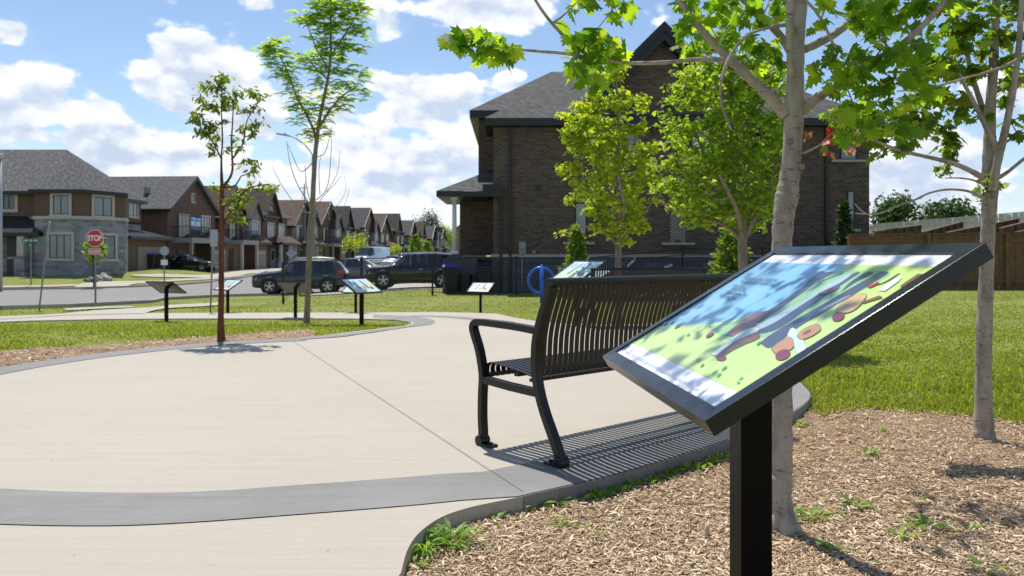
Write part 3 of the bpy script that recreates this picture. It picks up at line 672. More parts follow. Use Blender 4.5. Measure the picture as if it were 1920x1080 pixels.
def connect(sk, target, bias=.35, rmax=.5):
    """grow one twig from the nearest skeleton point to target"""
    A = np.array([q[0] for q in sk]); d = np.linalg.norm(A - np.array(target), axis=1) + bias * np.maximum(0, A[:, 2] - target[2] + .05) * 3
    i = int(d.argmin()); return i
def wiggle(a, b, n, amp):
    a, b = Vector(a), Vector(b); L = (b - a).length; pts = []
    o = Vector((RNG.normal(), RNG.normal(), RNG.normal())) * amp * L
    for i in range(n + 1):
        t = i / n; pts.append(a.lerp(b, t) + o * math.sin(math.pi * t) + Vector((0, 0, -amp * L * .8 * math.sin(math.pi * t))) * (0 if b.z > a.z + L*.7 else 1))
    return pts
def build_tree(name, base, limbs, clusters, leafspec, label, cat, group=None, bk=None, twig=.004, leafkind='maple', sides=10, thin=.92, amp=.07, bias=.35):
    """limbs: lists of (point, radius); clusters: (centre, spread, count)"""
    root = thing(name, base, label, cat, group); mb = MB(); sk = []
    for j, lm in enumerate(limbs):
        P = dens(lm, 6) if len(lm) > 2 else lm
        rr = [q[1] * thin * (1 + .04 * math.sin(i * 1.7 + j) + random.uniform(-.025, .025)) for i, q in enumerate(P)]
        mb.tube([q[0] for q in P], rr, max(6, sides - (j > 0) * 2)); sk += [(tuple(q[0]), q[1]) for q in P]
    zmin = min(q[0][2] for q in sk) + .9
    good = [q for q in sk if q[0][2] > base[2] + .8 or q[1] < .02] or sk
    sk = good
    order = sorted(clusters, key=lambda c: min((Vector(c[0]) - Vector(q[0])).length for q in sk[::3]))
    pts = []
    for c, sp, n in order:
        i = connect(sk, c, bias); a, ra = sk[i]; L = (Vector(c) - Vector(a)).length
        r0 = min(ra * .7, twig * (1 + L * 3.2)); k = max(3, int(L / .12)); k = min(k, 8)
        w = wiggle(a, c, k, amp); rad = [max(twig * .35, r0 + (twig * .5 - r0) * t / k) for t in range(k + 1)]
        if L > .02:
            mb.tube(w, rad, 5); sk += [(tuple(w[t]), rad[t]) for t in range(1, k + 1)]
        c = np.array(c); m = int(n)
        q = RNG.normal(0, 1, (m, 3)) * np.array([sp, sp, sp * .6]) * .62 + c
        # some leaves also along the twig's outer half
        h = int(n * .3)
        if L > .1 and h:
            tt = RNG.uniform(.45, 1, h); wp = np.array([tuple(x) for x in w]); ii = np.clip((tt * k).astype(int), 0, k - 1)
            q = np.concatenate([q, wp[ii] + RNG.normal(0, sp * .3, (h, 3))])
        pts.append(q)
    mb.build('trunk', bk, root, origin=base)
    if pts:
        P = np.concatenate(pts); leaves_mesh('crown', P, leafspec['size'], leafspec['mat'], root, base, leafkind, leafspec.get('droop', .45), leafspec.get('flat', .8))
    return root, sk
F_near = foliage('maple_leaf', [(.0, (.055, .13, .015)), (.35, (.12, .25, .022)), (.62, (.22, .38, .03)), (.86, (.36, .50, .04)), (1.0, (.52, .56, .06))], .66, .5)
F_near2 = foliage('maple_leaf_light', [(.0, (.045, .11, .014)), (.35, (.10, .20, .02)), (.62, (.18, .29, .025)), (.86, (.30, .38, .035)), (1.0, (.46, .42, .05))], .58, .4)
F_lime = foliage('lime_leaf', [(.0, (.085, .17, .014)), (.35, (.25, .36, .03)), (.75, (.43, .50, .045)), (.93, (.52, .52, .06)), (1.0, (.55, .30, .06))], .60, .5)
F_mid = foliage('green_leaf', [(.0, (.08, .15, .02)), (.4, (.19, .31, .032)), (.8, (.34, .46, .05)), (1.0, (.52, .56, .08))], .60, .45)
F_olive = foliage('olive_leaf', [(.0, (.07, .12, .022)), (.5, (.17, .24, .04)), (.9, (.32, .40, .07)), (1.0, (.44, .46, .10))], .5, .5)
F_honey = foliage('feathery_leaf', [(.0, (.20, .32, .03)), (.5, (.34, .48, .045)), (1.0, (.52, .62, .08))], .65, .5)
F_dark = foliage('dark_leaf', [(.0, (.014, .040, .010)), (.5, (.035, .085, .016)), (1.0, (.075, .14, .03))], .25, .6)
F_con = foliage('conifer_needles', [(.0, (.075, .14, .022)), (.5, (.16, .26, .035)), (1.0, (.30, .40, .05))], .45, .6)
F_dead = foliage('withered_leaf', [(.0, (.18, .05, .03)), (.5, (.35, .13, .06)), (1.0, (.48, .24, .12))], .3, .6)
F_red = foliage('red_leaf', [(.0, (.35, .01, .01)), (1.0, (.55, .03, .02))], .35, .5)

def L(pts, Y, Ys=None):
    """limb from photo pixels: (col, row, radius in pixels[, depth])"""
    out = []
    for q in pts:
        y = q[3] if len(q) > 3 else Y
        out.append((at(q[0], q[1], y), q[2] / F * y))
    return out
# --- near maple
Yn = 3.06; nb = at(1470, 1012, Yn); nb.z = zt1(nb.x, nb.y)
T0 = L([(1478,1030,40),(1474,1004,37),(1468,975,27),(1463,930,22.5),(1463,905,24.5),(1465,880,22),(1466,800,21),(1466,700,20.5),(1465,560,20),(1466,460,20),(1470,400,21),(1475,372,23.5),(1478,350,21),(1484,300,18.5),(1489,215,19),(1491,150,17.5),(1494,80,15.5),(1500,0,14.5),(1506,-110,13),(1512,-240,11),(1515,-400,9),(1518,-600,6),(1522,-800,3)], Yn)
nl = [T0,
 L([(1474,216,14),(1452,190,11.5),(1410,150,10),(1376,118,9.5),(1345,88,8),(1312,52,7),(1272,0,6.5),(1235,-60,6),(1190,-150,4)], Yn),
 L([(1378,120,7,Yn),(1350,112,5.5,Yn-.1),(1300,112,4.5,Yn-.16),(1250,117,4.2,Yn-.2),(1180,118,3.8,Yn-.25),(1110,109,3.6,Yn-.28),(1066,101,3.3,Yn-.3),(1008,96,3,Yn-.3),(962,91,2.6,Yn-.3),(915,80,2,Yn-.3),(880,72,1.5,Yn-.3)], Yn),
 L([(1112,110,3.4,Yn-.28),(1080,88,3.6,Yn-.3),(1048,58,3.4,Yn-.34),(1024,30,3.2,Yn-.36),(1004,0,3,Yn-.4),(985,-40,2.6,Yn-.42)], Yn-.3),
 L([(1480,46,4,Yn-.12),(1440,52,3.4,Yn-.16),(1402,66,3.2,Yn-.2),(1372,100,3.2,Yn-.22),(1355,140,3,Yn-.24),(1351,180,2.6,Yn-.24),(1358,212,2.4,Yn-.24),(1372,245,2,Yn-.24)], Yn),
 L([(1484,142,9.5,Yn-.06),(1483,110,8.5,Yn-.1),(1481,60,8,Yn-.13),(1481,0,7.5,Yn-.16),(1478,-80,7,Yn-.2),(1470,-200,5,Yn-.3),(1460,-330,3,Yn-.35)], Yn),
 L([(1482,96,8.5),(1462,66,8),(1440,42,7),(1418,20,6.5),(1396,0,6),(1360,-45,5),(1320,-110,3)], Yn+.1),
 L([(1504,208,12,Yn),(1530,185,10,Yn-.04),(1560,166,9.5,Yn-.08),(1600,142,8,Yn-.14),(1650,108,7,Yn-.2),(1696,79,6.5,Yn-.25),(1738,40,6,Yn-.3),(1778,-4,5.5,Yn-.32),(1830,-60,4.5,Yn-.36),(1880,-140,3,Yn-.4)], Yn),
 L([(1508,92,9),(1540,78,8.5),(1570,60,8),(1610,30,7.5),(1650,4,7),(1700,-40,5.5),(1750,-120,3.5)], Yn+.12),
 L([(1512,2,3,Yn-.18),(1530,22,2.8,Yn-.2),(1548,52,2.6,Yn-.22),(1560,78,2.4,Yn-.22),(1570,92,2,Yn-.22)], Yn),
 L([(1500,-150,7),(1600,-230,5),(1700,-330,3)], Yn), L([(1510,-220,6,Yn),(1420,-320,4,Yn+.3),(1340,-400,2.5,Yn+.5)], Yn),
 L([(1505,-100,6,Yn),(1560,-160,5,Yn-.4),(1600,-260,3,Yn-.8)], Yn), L([(1510,-120,6,Yn),(1440,-190,4.5,Yn+.5),(1420,-280,3,Yn+.9)], Yn),
]
# flare roots
nl.append(L([(1466,950,17),(1482,985,17,Yn-.03),(1508,1012,11,Yn-.05),(1545,1040,3,Yn-.05)], Yn)); nl.append(L([(1464,960,15),(1450,995,14),(1438,1016,8),(1425,1030,2)], Yn-.02)); nl.append(L([(1470,955,16),(1474,990,17,Yn-.05),(1480,1022,10,Yn-.09),(1486,1044,2,Yn-.12)], Yn))
def cl(lst, Y, k=1.0):
    out = []
    for q in lst:
        px, py, r, n = q[:4]; y = q[4] if len(q) > 4 else Y
        out.append((tuple(at(px, py, y + RNG.normal(0, .06))), r / F * y, n * k))
    return out
nc = cl([ # left tip cluster and second cluster
 (850,72,16,10),(875,62,18,11),(900,70,20,12),(925,76,18,12),(940,100,20,12),(955,88,12,6),(865,92,14,6),(915,105,14,6),
 (1085,80,22,13),(1110,65,20,12),(1135,75,22,13),(1148,105,20,12),(1120,100,20,11),(1085,130,18,10),(1105,150,16,8),(1075,110,14,6),
 (1085,0,20,7),(1105,-15,30,12),(1160,0,14,5)], Yn-.28, 1.05) + cl([
 (1282,8,18,9),(1292,42,18,9),(1283,78,14,7),(1305,95,18,8),(1330,40,26,11),(1350,75,22,9),(1345,15,28,13),(1385,30,26,10),(1400,70,24,9),(1365,130,14,3),(1425,35,26,10),
 (1440,85,24,9),(1415,120,22,7),(1455,110,20,6),(1290,-20,30,14),(1370,-30,36,16),(1450,-20,34,14),(1440,8,24,8),(1385,-5,24,8)], Yn+.1, 1.0) + cl([
 (1520,120,20,5),(1545,110,24,7),(1580,95,26,9),(1590,140,24,9),(1615,120,28,11),(1635,165,26,11),(1600,195,24,9),(1575,215,20,6),(1560,250,16,4),(1650,200,28,12),(1680,145,28,12),
 (1705,185,26,11),(1700,105,28,11),(1660,85,28,11),(1640,50,28,11),(1690,40,30,12),(1735,120,28,11),(1745,165,22,8),(1730,80,28,11),(1620,10,30,12),(1580,30,26,9),(1550,5,24,8),
 (1675,0,32,13),(1735,10,30,11),(1540,40,18,5),(1660,235,22,8),(1700,225,16,5),(1620,230,16,5),(1550,160,14,3)], Yn-.22, 1.1) + cl([
 (1600,-60,45,20),(1700,-70,45,20),(1520,-90,45,20),(1430,-110,45,18),(1790,-70,40,14),(1500,-200,60,26),(1600,-190,60,26),(1400,-220,60,22),(1700,-200,50,20),(1550,-330,60,24),(1450,-350,60,22),(1520,-480,60,22),(1520,-640,50,18),(1520,-780,40,12)], Yn, 1.5)
for k in range(34):                              # the rest of the crown, above and around
    a = random.uniform(0, 2*math.pi); h = random.uniform(2.5, 4.6); rr = random.uniform(.4, 1.25) * (1 - .25 * (h - 2.6))
    x, y = T0[-6][0].x + rr * math.cos(a), Yn + rr * math.sin(a) * .85
    if h < 2.35 + .45 * y / 3: continue
    nc.append(((x, y, h), .15, 22))
for k in range(17):                              # boughs that dapple the panel with shade
    h = random.uniform(1.25, 3.3); x = random.uniform(.2, 1.0) - .14 * h; y = random.uniform(1.55, 2.2) + .40 * h
    if (h + .85 - CH) / y < .36: continue
    nc.append(((x, y, h + .85), .09, 9))
for x, y, h, n in [(1.7, 4.4, 3.1, 60), (1.9, 4.2, 2.9, 50), (1.5, 4.6, 3.2, 40), (1.3, 4.3, 3.0, 26), (2.0, 4.0, 2.8, 40), (1.2, 3.9, 3.0, 20)]: nc.append(((x, y, h), .16, n))
near_maple, nsk = build_tree('maple_tree', nb, nl, nc, {'size': .053, 'mat': F_near, 'droop': .8, 'flat': .6}, 'close grey trunked maple with big bright leaves, behind the large storybook panel', 'tree', bk=BK_grey, twig=.0042, sides=18, amp=.05)
def loose(parent, base, items, mat, size, name='withered_leaves'):
    P = np.concatenate([np.array(at(px, py, y))[None] + RNG.normal(0, r / F * y, (n, 3)) for px, py, y, r, n in items])
    return leaves_mesh(name, P, size, mat, parent, base, 'maple', .9, .2)
for px, py, r in [(1476,168+100,5),(1474,424,6),(1468,505,7),(1497,314,5),(1482,60,5)]:
    p = at(px, py, Yn); p.y -= .034; kn = MB(); kn.tube([p + Vector((0,.012,0)), p, p + Vector((0,-.006,-.002))], [r/F*Yn*1.5, r/F*Yn*1.2, r/F*Yn*.5], 10); kn.build('branch_scar', BK_tan, near_maple, origin=nb)
loose(near_maple, nb, [(1610,262,Yn+.5,4,6),(1555,286,Yn+.5,4,6),(1512,253,Yn+.5,3,6),(1596,280,Yn+.5,3,4)], F_dead, .030)
loose(near_maple, nb, [(1552,262,Yn+.5,3,6),(1551,244,Yn+.5,3,3)], F_red, .036, 'red_leaves')

# --- right maple
Yr = 4.65; rb = gp(1846, 826, zt1); Yr = rb.y
rl = [L([(1846,842,27),(1846,820,22.5),(1845,790,19.5),(1844,700,16.5),(1846,600,16),(1850,500,14.5),(1853,420,14.5),(1857,345,17),(1855,300,14),(1856,250,12),(1857,199,11),(1861,150,10),(1864,93,9),(1868,0,8),(1872,-90,6.5),(1876,-220,5),(1880,-350,3)], Yr),
 L([(1860,358,10,Yr-.05),(1869,310,9,Yr-.07),(1878,272,8.5,Yr-.1),(1890,220,7.5,Yr-.12),(1901,160,7,Yr-.14),(1910,90,6,Yr-.16),(1914,30,5.5,Yr-.17),(1918,-40,5,Yr-.2),(1925,-150,3,Yr-.2)], Yr),
 L([(1845,334,7),(1815,318,5.5),(1784,305,5),(1755,298,4.4),(1724,291,4),(1690,283,3.6),(1660,272,3.4),(1620,255,3),(1585,238,2.6),(1555,222,2)], Yr-.1),
 L([(1872,280,6,Yr-.08),(1852,245,5.5),(1836,212,5),(1820,180,4.5),(1803,148,3.5),(1790,115,2.5)], Yr-.1),
 L([(1852,235,6),(1838,190,6),(1822,140,5.5),(1811,90,5),(1800,55,4.5),(1792,25,3.5),(1780,-20,3)], Yr+.05),
 L([(1844,372,4),(1820,360,3),(1798,356,2.6),(1770,356,2.4),(1740,363,2.2),(1715,375,2.2),(1685,385,2),(1655,398,2),(1628,402,1.8),(1612,392,1.5),(1603,382,1.2)], Yr-.15),
 L([(1715,377,1.8),(1695,368,1.5),(1678,360,1)], Yr-.15), L([(1628,402,1.4),(1604,400,1)], Yr-.15),
 L([(1844,346,3),(1825,338,2.2),(1800,334,1.8),(1772,334,1.2)], Yr-.1),
 L([(1868,336,5),(1890,322,4),(1925,294,3.5),(1960,270,2.5)], Yr-.05), L([(1880,270,3),(1905,256,2.5),(1940,240,2)], Yr),
 L([(1940,92,3,Yr-.5),(1880,125,2.8,Yr-.6),(1798,150,2.6,Yr-.7),(1740,165,2.2,Yr-.8),(1682,171,1.6,Yr-.85)], Yr),
 L([(1900,170,4,Yr),(1960,100,3.2,Yr-.2),(1990,60,2.4,Yr-.5),(1940,92,2.4,Yr-.5)], Yr)]
rc = cl([(1560,210,14,8),(1585,235,18,10),(1610,215,20,12),(1640,255,18,10),(1660,235,18,10),(1690,262,18,9),(1650,285,14,6),(1715,240,20,11),(1740,215,22,12),(1690,205,22,11),(1765,235,20,10),(1775,290,16,7),(1765,310,12,5),(1790,260,16,7),
 (1720,180,22,10),(1760,170,24,12),(1795,190,24,12),(1800,130,24,12),(1770,110,24,12),(1830,130,24,12),(1850,95,24,11),(1810,80,26,12),(1780,50,26,12),(1830,40,26,12),(1870,60,24,10),(1890,110,22,9),(1905,145,20,8),(1880,180,20,7),
 (1740,110,22,10),(1850,0,30,14),(1790,0,30,14),(1900,10,26,10),(1895,225,14,4),(1905,250,10,3),(1850,330,10,3),(1838,350,12,4),(1868,345,8,3),(1640,210,16,8),(1600,255,12,5),(1900,60,24,9),(1830,215,14,4),(1722,150,18,7),
 (1880,-60,40,18),(1800,-70,40,18),(1950,0,40,18),(1970,120,36,14),(1960,220,30,10),(1900,-150,45,20),(1980,-80,40,16),(1880,-260,40,16),(1820,-170,40,14)], Yr, 1.9)
for k in range(16):
    a = random.uniform(0, 2*math.pi); h = random.uniform(2.6, 4.2); rr = random.uniform(.4, 1.1); rc.append(((rb.x + rr*math.cos(a), rb.y + .3 + rr*math.sin(a), h), .16, 14))
rt, _ = build_tree('maple_tree', rb, rl, rc, {'size': .066, 'mat': F_near2, 'droop': .65, 'flat': .6}, 'second grey maple, standing at the edge of the mulch by the lawn', 'tree', bk=BK_grey, twig=.0038, sides=14, amp=.05, thin=.84)

# --- the two leafy maples before the brick house, silhouettes measured row by row
def silhouette_clusters(prof_rows, Y, n, spread, cnt, depth=.8, shell=.35):
    rows = sorted(prof_rows); out = []
    ar = []; 
    for k in range(len(rows) - 1): ar.append((rows[k+1][0] - rows[k][0]) * (rows[k][2] - rows[k][1] + rows[k+1][2] - rows[k+1][1]) / 2)
    ar = np.array(ar) / sum(ar)
    while len(out) < n:
        k = RNG.choice(len(ar), p=ar); t = RNG.uniform(); py = rows[k][0] + (rows[k+1][0] - rows[k][0]) * t
        a = rows[k][1] + (rows[k+1][1] - rows[k][1]) * t; b = rows[k][2] + (rows[k+1][2] - rows[k][2]) * t
        u, w = RNG.uniform(-1, 1, 2)
        if u*u + w*w > 1: continue
        d = rows[k][3] if len(rows[k]) > 3 else 1
        if RNG.uniform() > d: continue
        hw = (b - a) / 2; y = Y + w * hw / F * Y * depth
        out.append((tuple(at((a + b) / 2 + u * hw, py, y)), spread, cnt))
    return out
Y1 = 13.2; b1 = at(1159, 560, Y1); b1.z = zt1(b1.x, Y1)
m1 = [L([(1160,620,9),(1159,560,7),(1159,500,6.2),(1160,455,6),(1161,410,5),(1159,350,4),(1160,280,3.4),(1158,200,2.6),(1155,130,1.6)], Y1)]
for q in [[(1160,462,5),(1140,435,3.4),(1118,395,2.6),(1098,345,2),(1085,300,1.4)],[(1160,455,4),(1185,425,3),(1205,405,2.4),(1225,375,1.6)],[(1160,420,3.5),(1180,380,2.6),(1195,330,2),(1205,280,1.3)],[(1160,440,3.5),(1120,425,2.8),(1085,428,2.4),(1060,432,1.5)],[(1160,380,3),(1125,330,2.2),(1105,270,1.8),(1095,215,1.2)],[(1159,330,3),(1185,280,2),(1200,230,1.4)],[(1158,280,2.6),(1135,230,1.8),(1125,185,1.2)],[(1161,430,3,Y1),(1170,390,2.6,Y1-.6),(1160,330,2,Y1-.9)],[(1161,430,3,Y1),(1150,380,2.6,Y1+.6),(1150,320,2,Y1+.9)]]: m1.append(L(q, Y1))
c1 = silhouette_clusters([(112,1148,1165),(140,1125,1190),(180,1100,1215),(215,1050,1230),(260,1040,1232),(320,1048,1240),(370,1060,1240),(400,1075,1235,.7),(430,1105,1215,.35),(450,1150,1200,.2)], Y1, 150, .12, 34)
c1 += cl([(1050,435,8,16),(1070,430,8,10),(1195,430,8,10)], Y1)
t1, _ = build_tree('maple_tree', b1, m1, c1, {'size': .068, 'mat': F_lime, 'droop': .5, 'flat': .75}, 'yellow-green young maple before the house, beside the small conifer', 'tree', 'young maples on the lawn behind the benches', bk=BK_tan, twig=.006, leafkind='mid', sides=9)
Y2 = 8.8; b2 = at(1395, 560, Y2); b2.z = zt1(b2.x, Y2)
m2 = [L([(1397,640,13),(1395,560,10),(1393,495,9.5),(1391,440,9),(1386,380,7),(1378,330,6),(1372,260,5),(1368,180,4),(1365,90,2.5),(1362,30,1.4)], Y2)]
for q in [[(1394,450,7),(1412,415,5),(1432,375,4),(1445,330,3),(1452,280,2)],[(1392,455,6),(1365,425,4.5),(1325,408,4),(1285,398,3.4),(1250,385,2.4),(1225,372,1.4)],[(1390,440,6),(1398,400,5),(1402,350,4),(1404,290,3),(1400,230,1.8)],[(1386,390,5),(1355,345,4),(1325,300,3),(1305,250,2)],[(1376,320,4),(1345,270,3),(1320,210,2),(1310,150,1.4)],[(1372,270,4),(1405,220,3),(1430,170,2),(1440,120,1.4)],[(1368,200,3),(1340,150,2),(1325,110,1.4)],[(1390,430,5,Y2),(1380,390,4,Y2-.6),(1350,330,3,Y2-1.0)],[(1390,420,5,Y2),(1400,370,4,Y2+.6),(1390,300,3,Y2+1.)]]: m2.append(L(q, Y2))
c2_ = silhouette_clusters([(30,1345,1380),(80,1320,1440),(110,1280,1470),(160,1255,1480),(200,1245,1500),(250,1240,1500),(300,1228,1485),(350,1215,1470,.9),(390,1240,1465,.6),(420,1290,1460,.28),(450,1330,1450,.15)], Y2, 215, .11, 32)
c2_ += cl([(1240,215,10,16),(1265,250,12,18),(1232,235,8,10)], Y2)
t2, _ = build_tree('maple_tree', b2, m2, c2_, {'size': .055, 'mat': F_mid, 'droop': .5, 'flat': .7}, 'mid green bushy maple behind the top edge of the large storybook panel', 'tree', 'young maples on the lawn behind the benches', bk=BK_tan, twig=.005, leafkind='mid', sides=10)

# --- thin tree with red-brown bark by the paving
b3 = gp(417, 642); Y3 = b3.y
m3 = [L([(417,650,12),(415,636,9),(414,600,6.8),(415,540,6),(415,480,5.8),(416,420,5.5),(416,380,5),(416,352,4.2),(415,300,2.1),(417,260,1.7),(415,200,1.3),(417,160,.9)], Y3),
 L([(416,352,3.2),(430,335,2.8),(436,315,2.4),(434,270,1.9),(436,230,1.5),(438,190,1)], Y3), L([(416,352,2.5),(440,348,2),(452,330,1.4)], Y3),
 L([(434,300,2.2),(455,270,1.8),(462,230,1.3),(475,205,1)], Y3), L([(416,300,2),(398,265,1.6),(380,245,1.2),(368,220,.9)], Y3), L([(416,390,2.6),(440,375,2),(470,352,1.5),(505,345,1)], Y3), L([(416,420,2),(435,395,1.6),(455,395,1)], Y3)]
c3 = cl([(415,145,12,20),(400,160,14,20),(380,160,10,12),(372,182,10,12),(420,180,14,22),(445,170,10,14),(470,170,10,14),(486,180,9,12),(480,200,9,12),(435,195,13,20),(410,200,12,18),(390,195,10,14),(370,215,13,24),(390,230,13,22),(360,225,8,12),(380,245,11,16),(400,245,10,12),
 (460,205,10,12),(485,230,10,14),(470,235,8,10),(450,240,9,10),(395,270,9,10),(400,285,8,9),(440,260,8,8),(420,225,9,10),(478,250,7,8),(450,275,8,9),(405,255,8,9),(425,280,7,7),(460,300,9,12),(480,305,8,10),(475,320,8,10),(490,345,10,13),(510,350,8,10),(515,345,6,6),(470,340,7,8),
 (400,350,7,8),(440,365,10,12),(455,355,8,9),(445,385,12,18),(430,375,9,10),(460,372,9,11),(450,410,9,12),(430,400,8,9),(425,345,6,5)], Y3, 2.6)
t3, _ = build_tree('young_tree', b3, m3, c3, {'size': .066, 'mat': F_olive, 'droop': .5, 'flat': .6}, 'slim young tree with red-brown bark and sparse crown by the paving edge', 'tree', bk=BK_red, twig=.0045, leafkind='oval', sides=10, thin=.85)
# --- tall feathery tree
b4 = gp(574, 607); Y4 = b4.y
m4 = [L([(574,612,8.5),(575,600,6.5),(577,560,5.5),(579,500,5.5),(582,430,5.5),(586,380,5),(588,340,4.6),(591,290,4.2),(594,262,4)], Y4),
 L([(594,270,3.6),(598,230,3.2),(606,190,3),(616,140,2.6),(620,100,2.2),(620,60,2),(620,20,1.8),(619,-40,1.4)], Y4), L([(593,275,3),(590,250,2.6),(575,215,2.2),(558,185,1.9),(545,150,1.6),(530,115,1.3),(512,90,1)], Y4),
 L([(598,240,2.6),(620,205,2),(642,180,1.6),(665,165,1.2)], Y4), L([(618,110,2),(640,75,1.6),(662,40,1.3),(675,10,1)], Y4), L([(618,130,1.8),(595,95,1.4),(575,45,1.1),(560,30,.9)], Y4), L([(615,150,1.8),(590,125,1.4),(575,110,1)], Y4)]
bare = [[(590,300,2.4),(565,322,1.6),(548,290,1.3),(537,265,.8)],[(586,390,2.4),(560,350,1.8),(545,310,1.4),(538,270,.9)],[(586,400,2),(562,392,1.6),(530,350,1.2),(510,312,.7)],[(586,395,2),(575,350,1.5),(572,310,1)],[(585,380,2),(612,355,1.6),(620,300,1.2),(622,240,.8)],[(590,295,1.8),(610,285,1.4),(622,235,.8)],[(584,400,1.6),(605,370,1.3),(628,345,1.1),(640,330,.7)],[(600,365,1.4),(598,320,1.2),(602,290,.8)],[(582,405,1.6),(608,385,1.2),(640,395,1),(655,355,.7)],[(562,392,1.2),(567,370,1),(575,330,.6)],[(612,360,1.2),(632,325,1),(638,280,.7)],[(584,410,1.4),(625,392,1.1),(648,360,.7),(645,330,.5)]]
c4 = cl([(500,90,14,20),(515,82,14,20),(530,100,14,20),(495,100,10,12),(508,118,12,14),(540,125,12,14),(525,140,14,18),(540,145,10,12),(550,175,13,16),(565,190,13,16),(548,200,10,10),(575,215,12,14),(560,225,10,10),(590,240,10,10),(555,160,9,8),(582,200,9,8),
 (560,32,12,14),(580,38,14,18),(600,25,18,28),(620,15,20,34),(640,25,18,28),(660,20,16,22),(680,18,14,18),(610,50,18,26),(635,55,18,26),(665,50,15,20),(680,60,10,12),(600,75,16,22),(625,85,18,26),(650,85,15,20),(672,95,10,10),(615,105,16,20),(640,110,14,16),(600,100,12,14),
 (570,108,13,16),(590,115,14,18),(575,125,10,10),(605,135,14,16),(630,135,14,16),(655,135,13,14),(675,140,12,14),(600,155,12,12),(625,160,14,16),(650,160,13,14),(668,165,11,12),(685,175,9,9),(610,180,13,14),(635,185,12,14),(655,190,10,10),(600,205,12,13),(620,210,11,12),(640,205,9,9),(605,230,10,10),(575,250,10,10),(590,265,9,8),(612,250,7,7),(620,0,24,34),(590,-5,22,26),(660,-5,22,26)], Y4)
root4 = thing('feathery_tree', b4, 'tall young tree with feathery bright leaves and bare low twigs', 'tree'); mb = MB(); sk4 = []
for lm in m4:
    P = dens(lm, 5); mb.tube([q[0] for q in P], [q[1] for q in P], 8); sk4 += [(tuple(q[0]), q[1]) for q in P]
for q in bare: P = dens(L(q, Y4 + random.uniform(-.3, .3)), 4); mb.tube([x[0] for x in P], [x[1] * .5 for x in P], 5)
V = []; 
for c, sp, n in c4:
    i = connect(sk4, c, .3); a = Vector(sk4[i][0]); w = wiggle(a, c, 4, .06); mb.tube(w, [.008, .006, .005, .004, .003], 5); sk4 += [(tuple(x), .006) for x in w[1:]]
    for k in range(int(n * 1.25)):                       # arching compound leaves: leaflets in two rows
        o = Vector(c) + Vector(RNG.normal(0, sp * .55, 3)) * 1.0; az = random.uniform(0, 2*math.pi); ln = random.uniform(.16, .28); h = Vector((math.cos(az), math.sin(az), 0)); sd = Vector((-h.y, h.x, 0))
        for j in range(9):
            t = j / 8; p = o + h * ln * t + Vector((0, 0, .10 * t - .13 * t * t)); 
            for s in (-1, 1):
                q = p + sd * s * .055 * (1 - .5*t) + Vector((0, 0, -.018)); e = h * .019
                V += [p - e, p + e, q + e * .4, q - e * .4]
mb.build('trunk', BK_tan, root4, origin=b4)
V = np.array([tuple(v) for v in V]); np_mesh('crown', V, np.arange(len(V)).reshape(-1, 4), F_honey, root4, b4)

# --- conifers, far trees
def conifer(base, h, r, label, n=2600, group='small conifers by the brick house', size=.16, mat=None, name='conifer'):
    root = thing(name, base, label, 'conifer', group); mb = MB(); mb.tube([base - Vector((0,0,.1)), base + Vector((0, 0, h * .96))], [r * .09, r * .01], 7); mb.build('trunk', BK_dark, root, origin=base)
    t = RNG.uniform(0, 1, n) ** 1.35; a = RNG.uniform(0, 2*np.pi, n); lump = 1 + .16 * np.sin(a * 3 + t * 14) + .12 * np.sin(a * 5 - t * 23)
    rr = r * (1 - t) ** .75 * lump * (RNG.uniform(.25, 1, n) ** .5)
    P = np.stack([rr * np.cos(a), rr * np.sin(a), h * (.05 + .95 * t)], -1) + np.array(base)
    leaves_mesh('foliage', P, size, mat or F_con, root, base, 'oval', -.55, .35, .3); return root
def far_tree(base, h, r, label, n=900, size=.5, mat=None, group='distant trees', name='leafy_tree', squash=.9, trunk_h=.3):
    root = thing(name, base, label, 'tree', group); mb = MB(); mb.tube([base - Vector((0,0,.3)), base + Vector((0, 0, h * .45)), base + Vector((r*.1, 0, h * .8))], [h * .022, h * .016, h * .005], 7)
    cs = []
    k = max(10, int(26))
    for i in range(k):
        v = Vector((RNG.normal(), RNG.normal(), RNG.normal())).normalized() * (RNG.uniform(.35, 1) ** .5) * .72; cs.append(Vector((base.x + v.x * r, base.y + v.y * r, base.z + h * (trunk_h + (1 - trunk_h) / 2) + v.z * h * (1 - trunk_h) / 2)))
    for c in cs[::3]: mb.tube([base + Vector((0, 0, h * .4)), c], [h * .008, h * .002], 5)
    mb.build('trunk', BK_dark, root, origin=base)
    P = np.concatenate([np.array(c)[None] + RNG.normal(0, 1, (n // k, 3)) * r * .20 for c in cs])
    leaves_mesh('crown', P, size, mat or F_dark, root, base, 'small', .4, .45, .3); return root
def gb(px, Y, py=None): X = (px - 960) / F * Y; return Vector((X, Y, zt1(X, Y)))
b = gb(1081, 27.5); conifer(b, 2.55, .60, 'small bright conifer by the meter box and bike ring')
b = gb(1372, 25.5); conifer(b, 2.35, .85, 'broad low conifer behind the mid green bushy maple', 3000)
b = gb(1583, 28.5); conifer(b, 3.1, .62, 'narrow dark conifer near the far right corner of the brick house', 2600, mat=F_dark)
b = gb(780, 128); conifer(b, 4.6, 1.9, 'green cone shaped conifer far down the street', 900, 'distant trees', .5)
b = gb(800, 132); conifer(b, 3.6, 1.6, 'shorter conifer beside the cone shaped one down the street', 800, 'distant trees', .5)
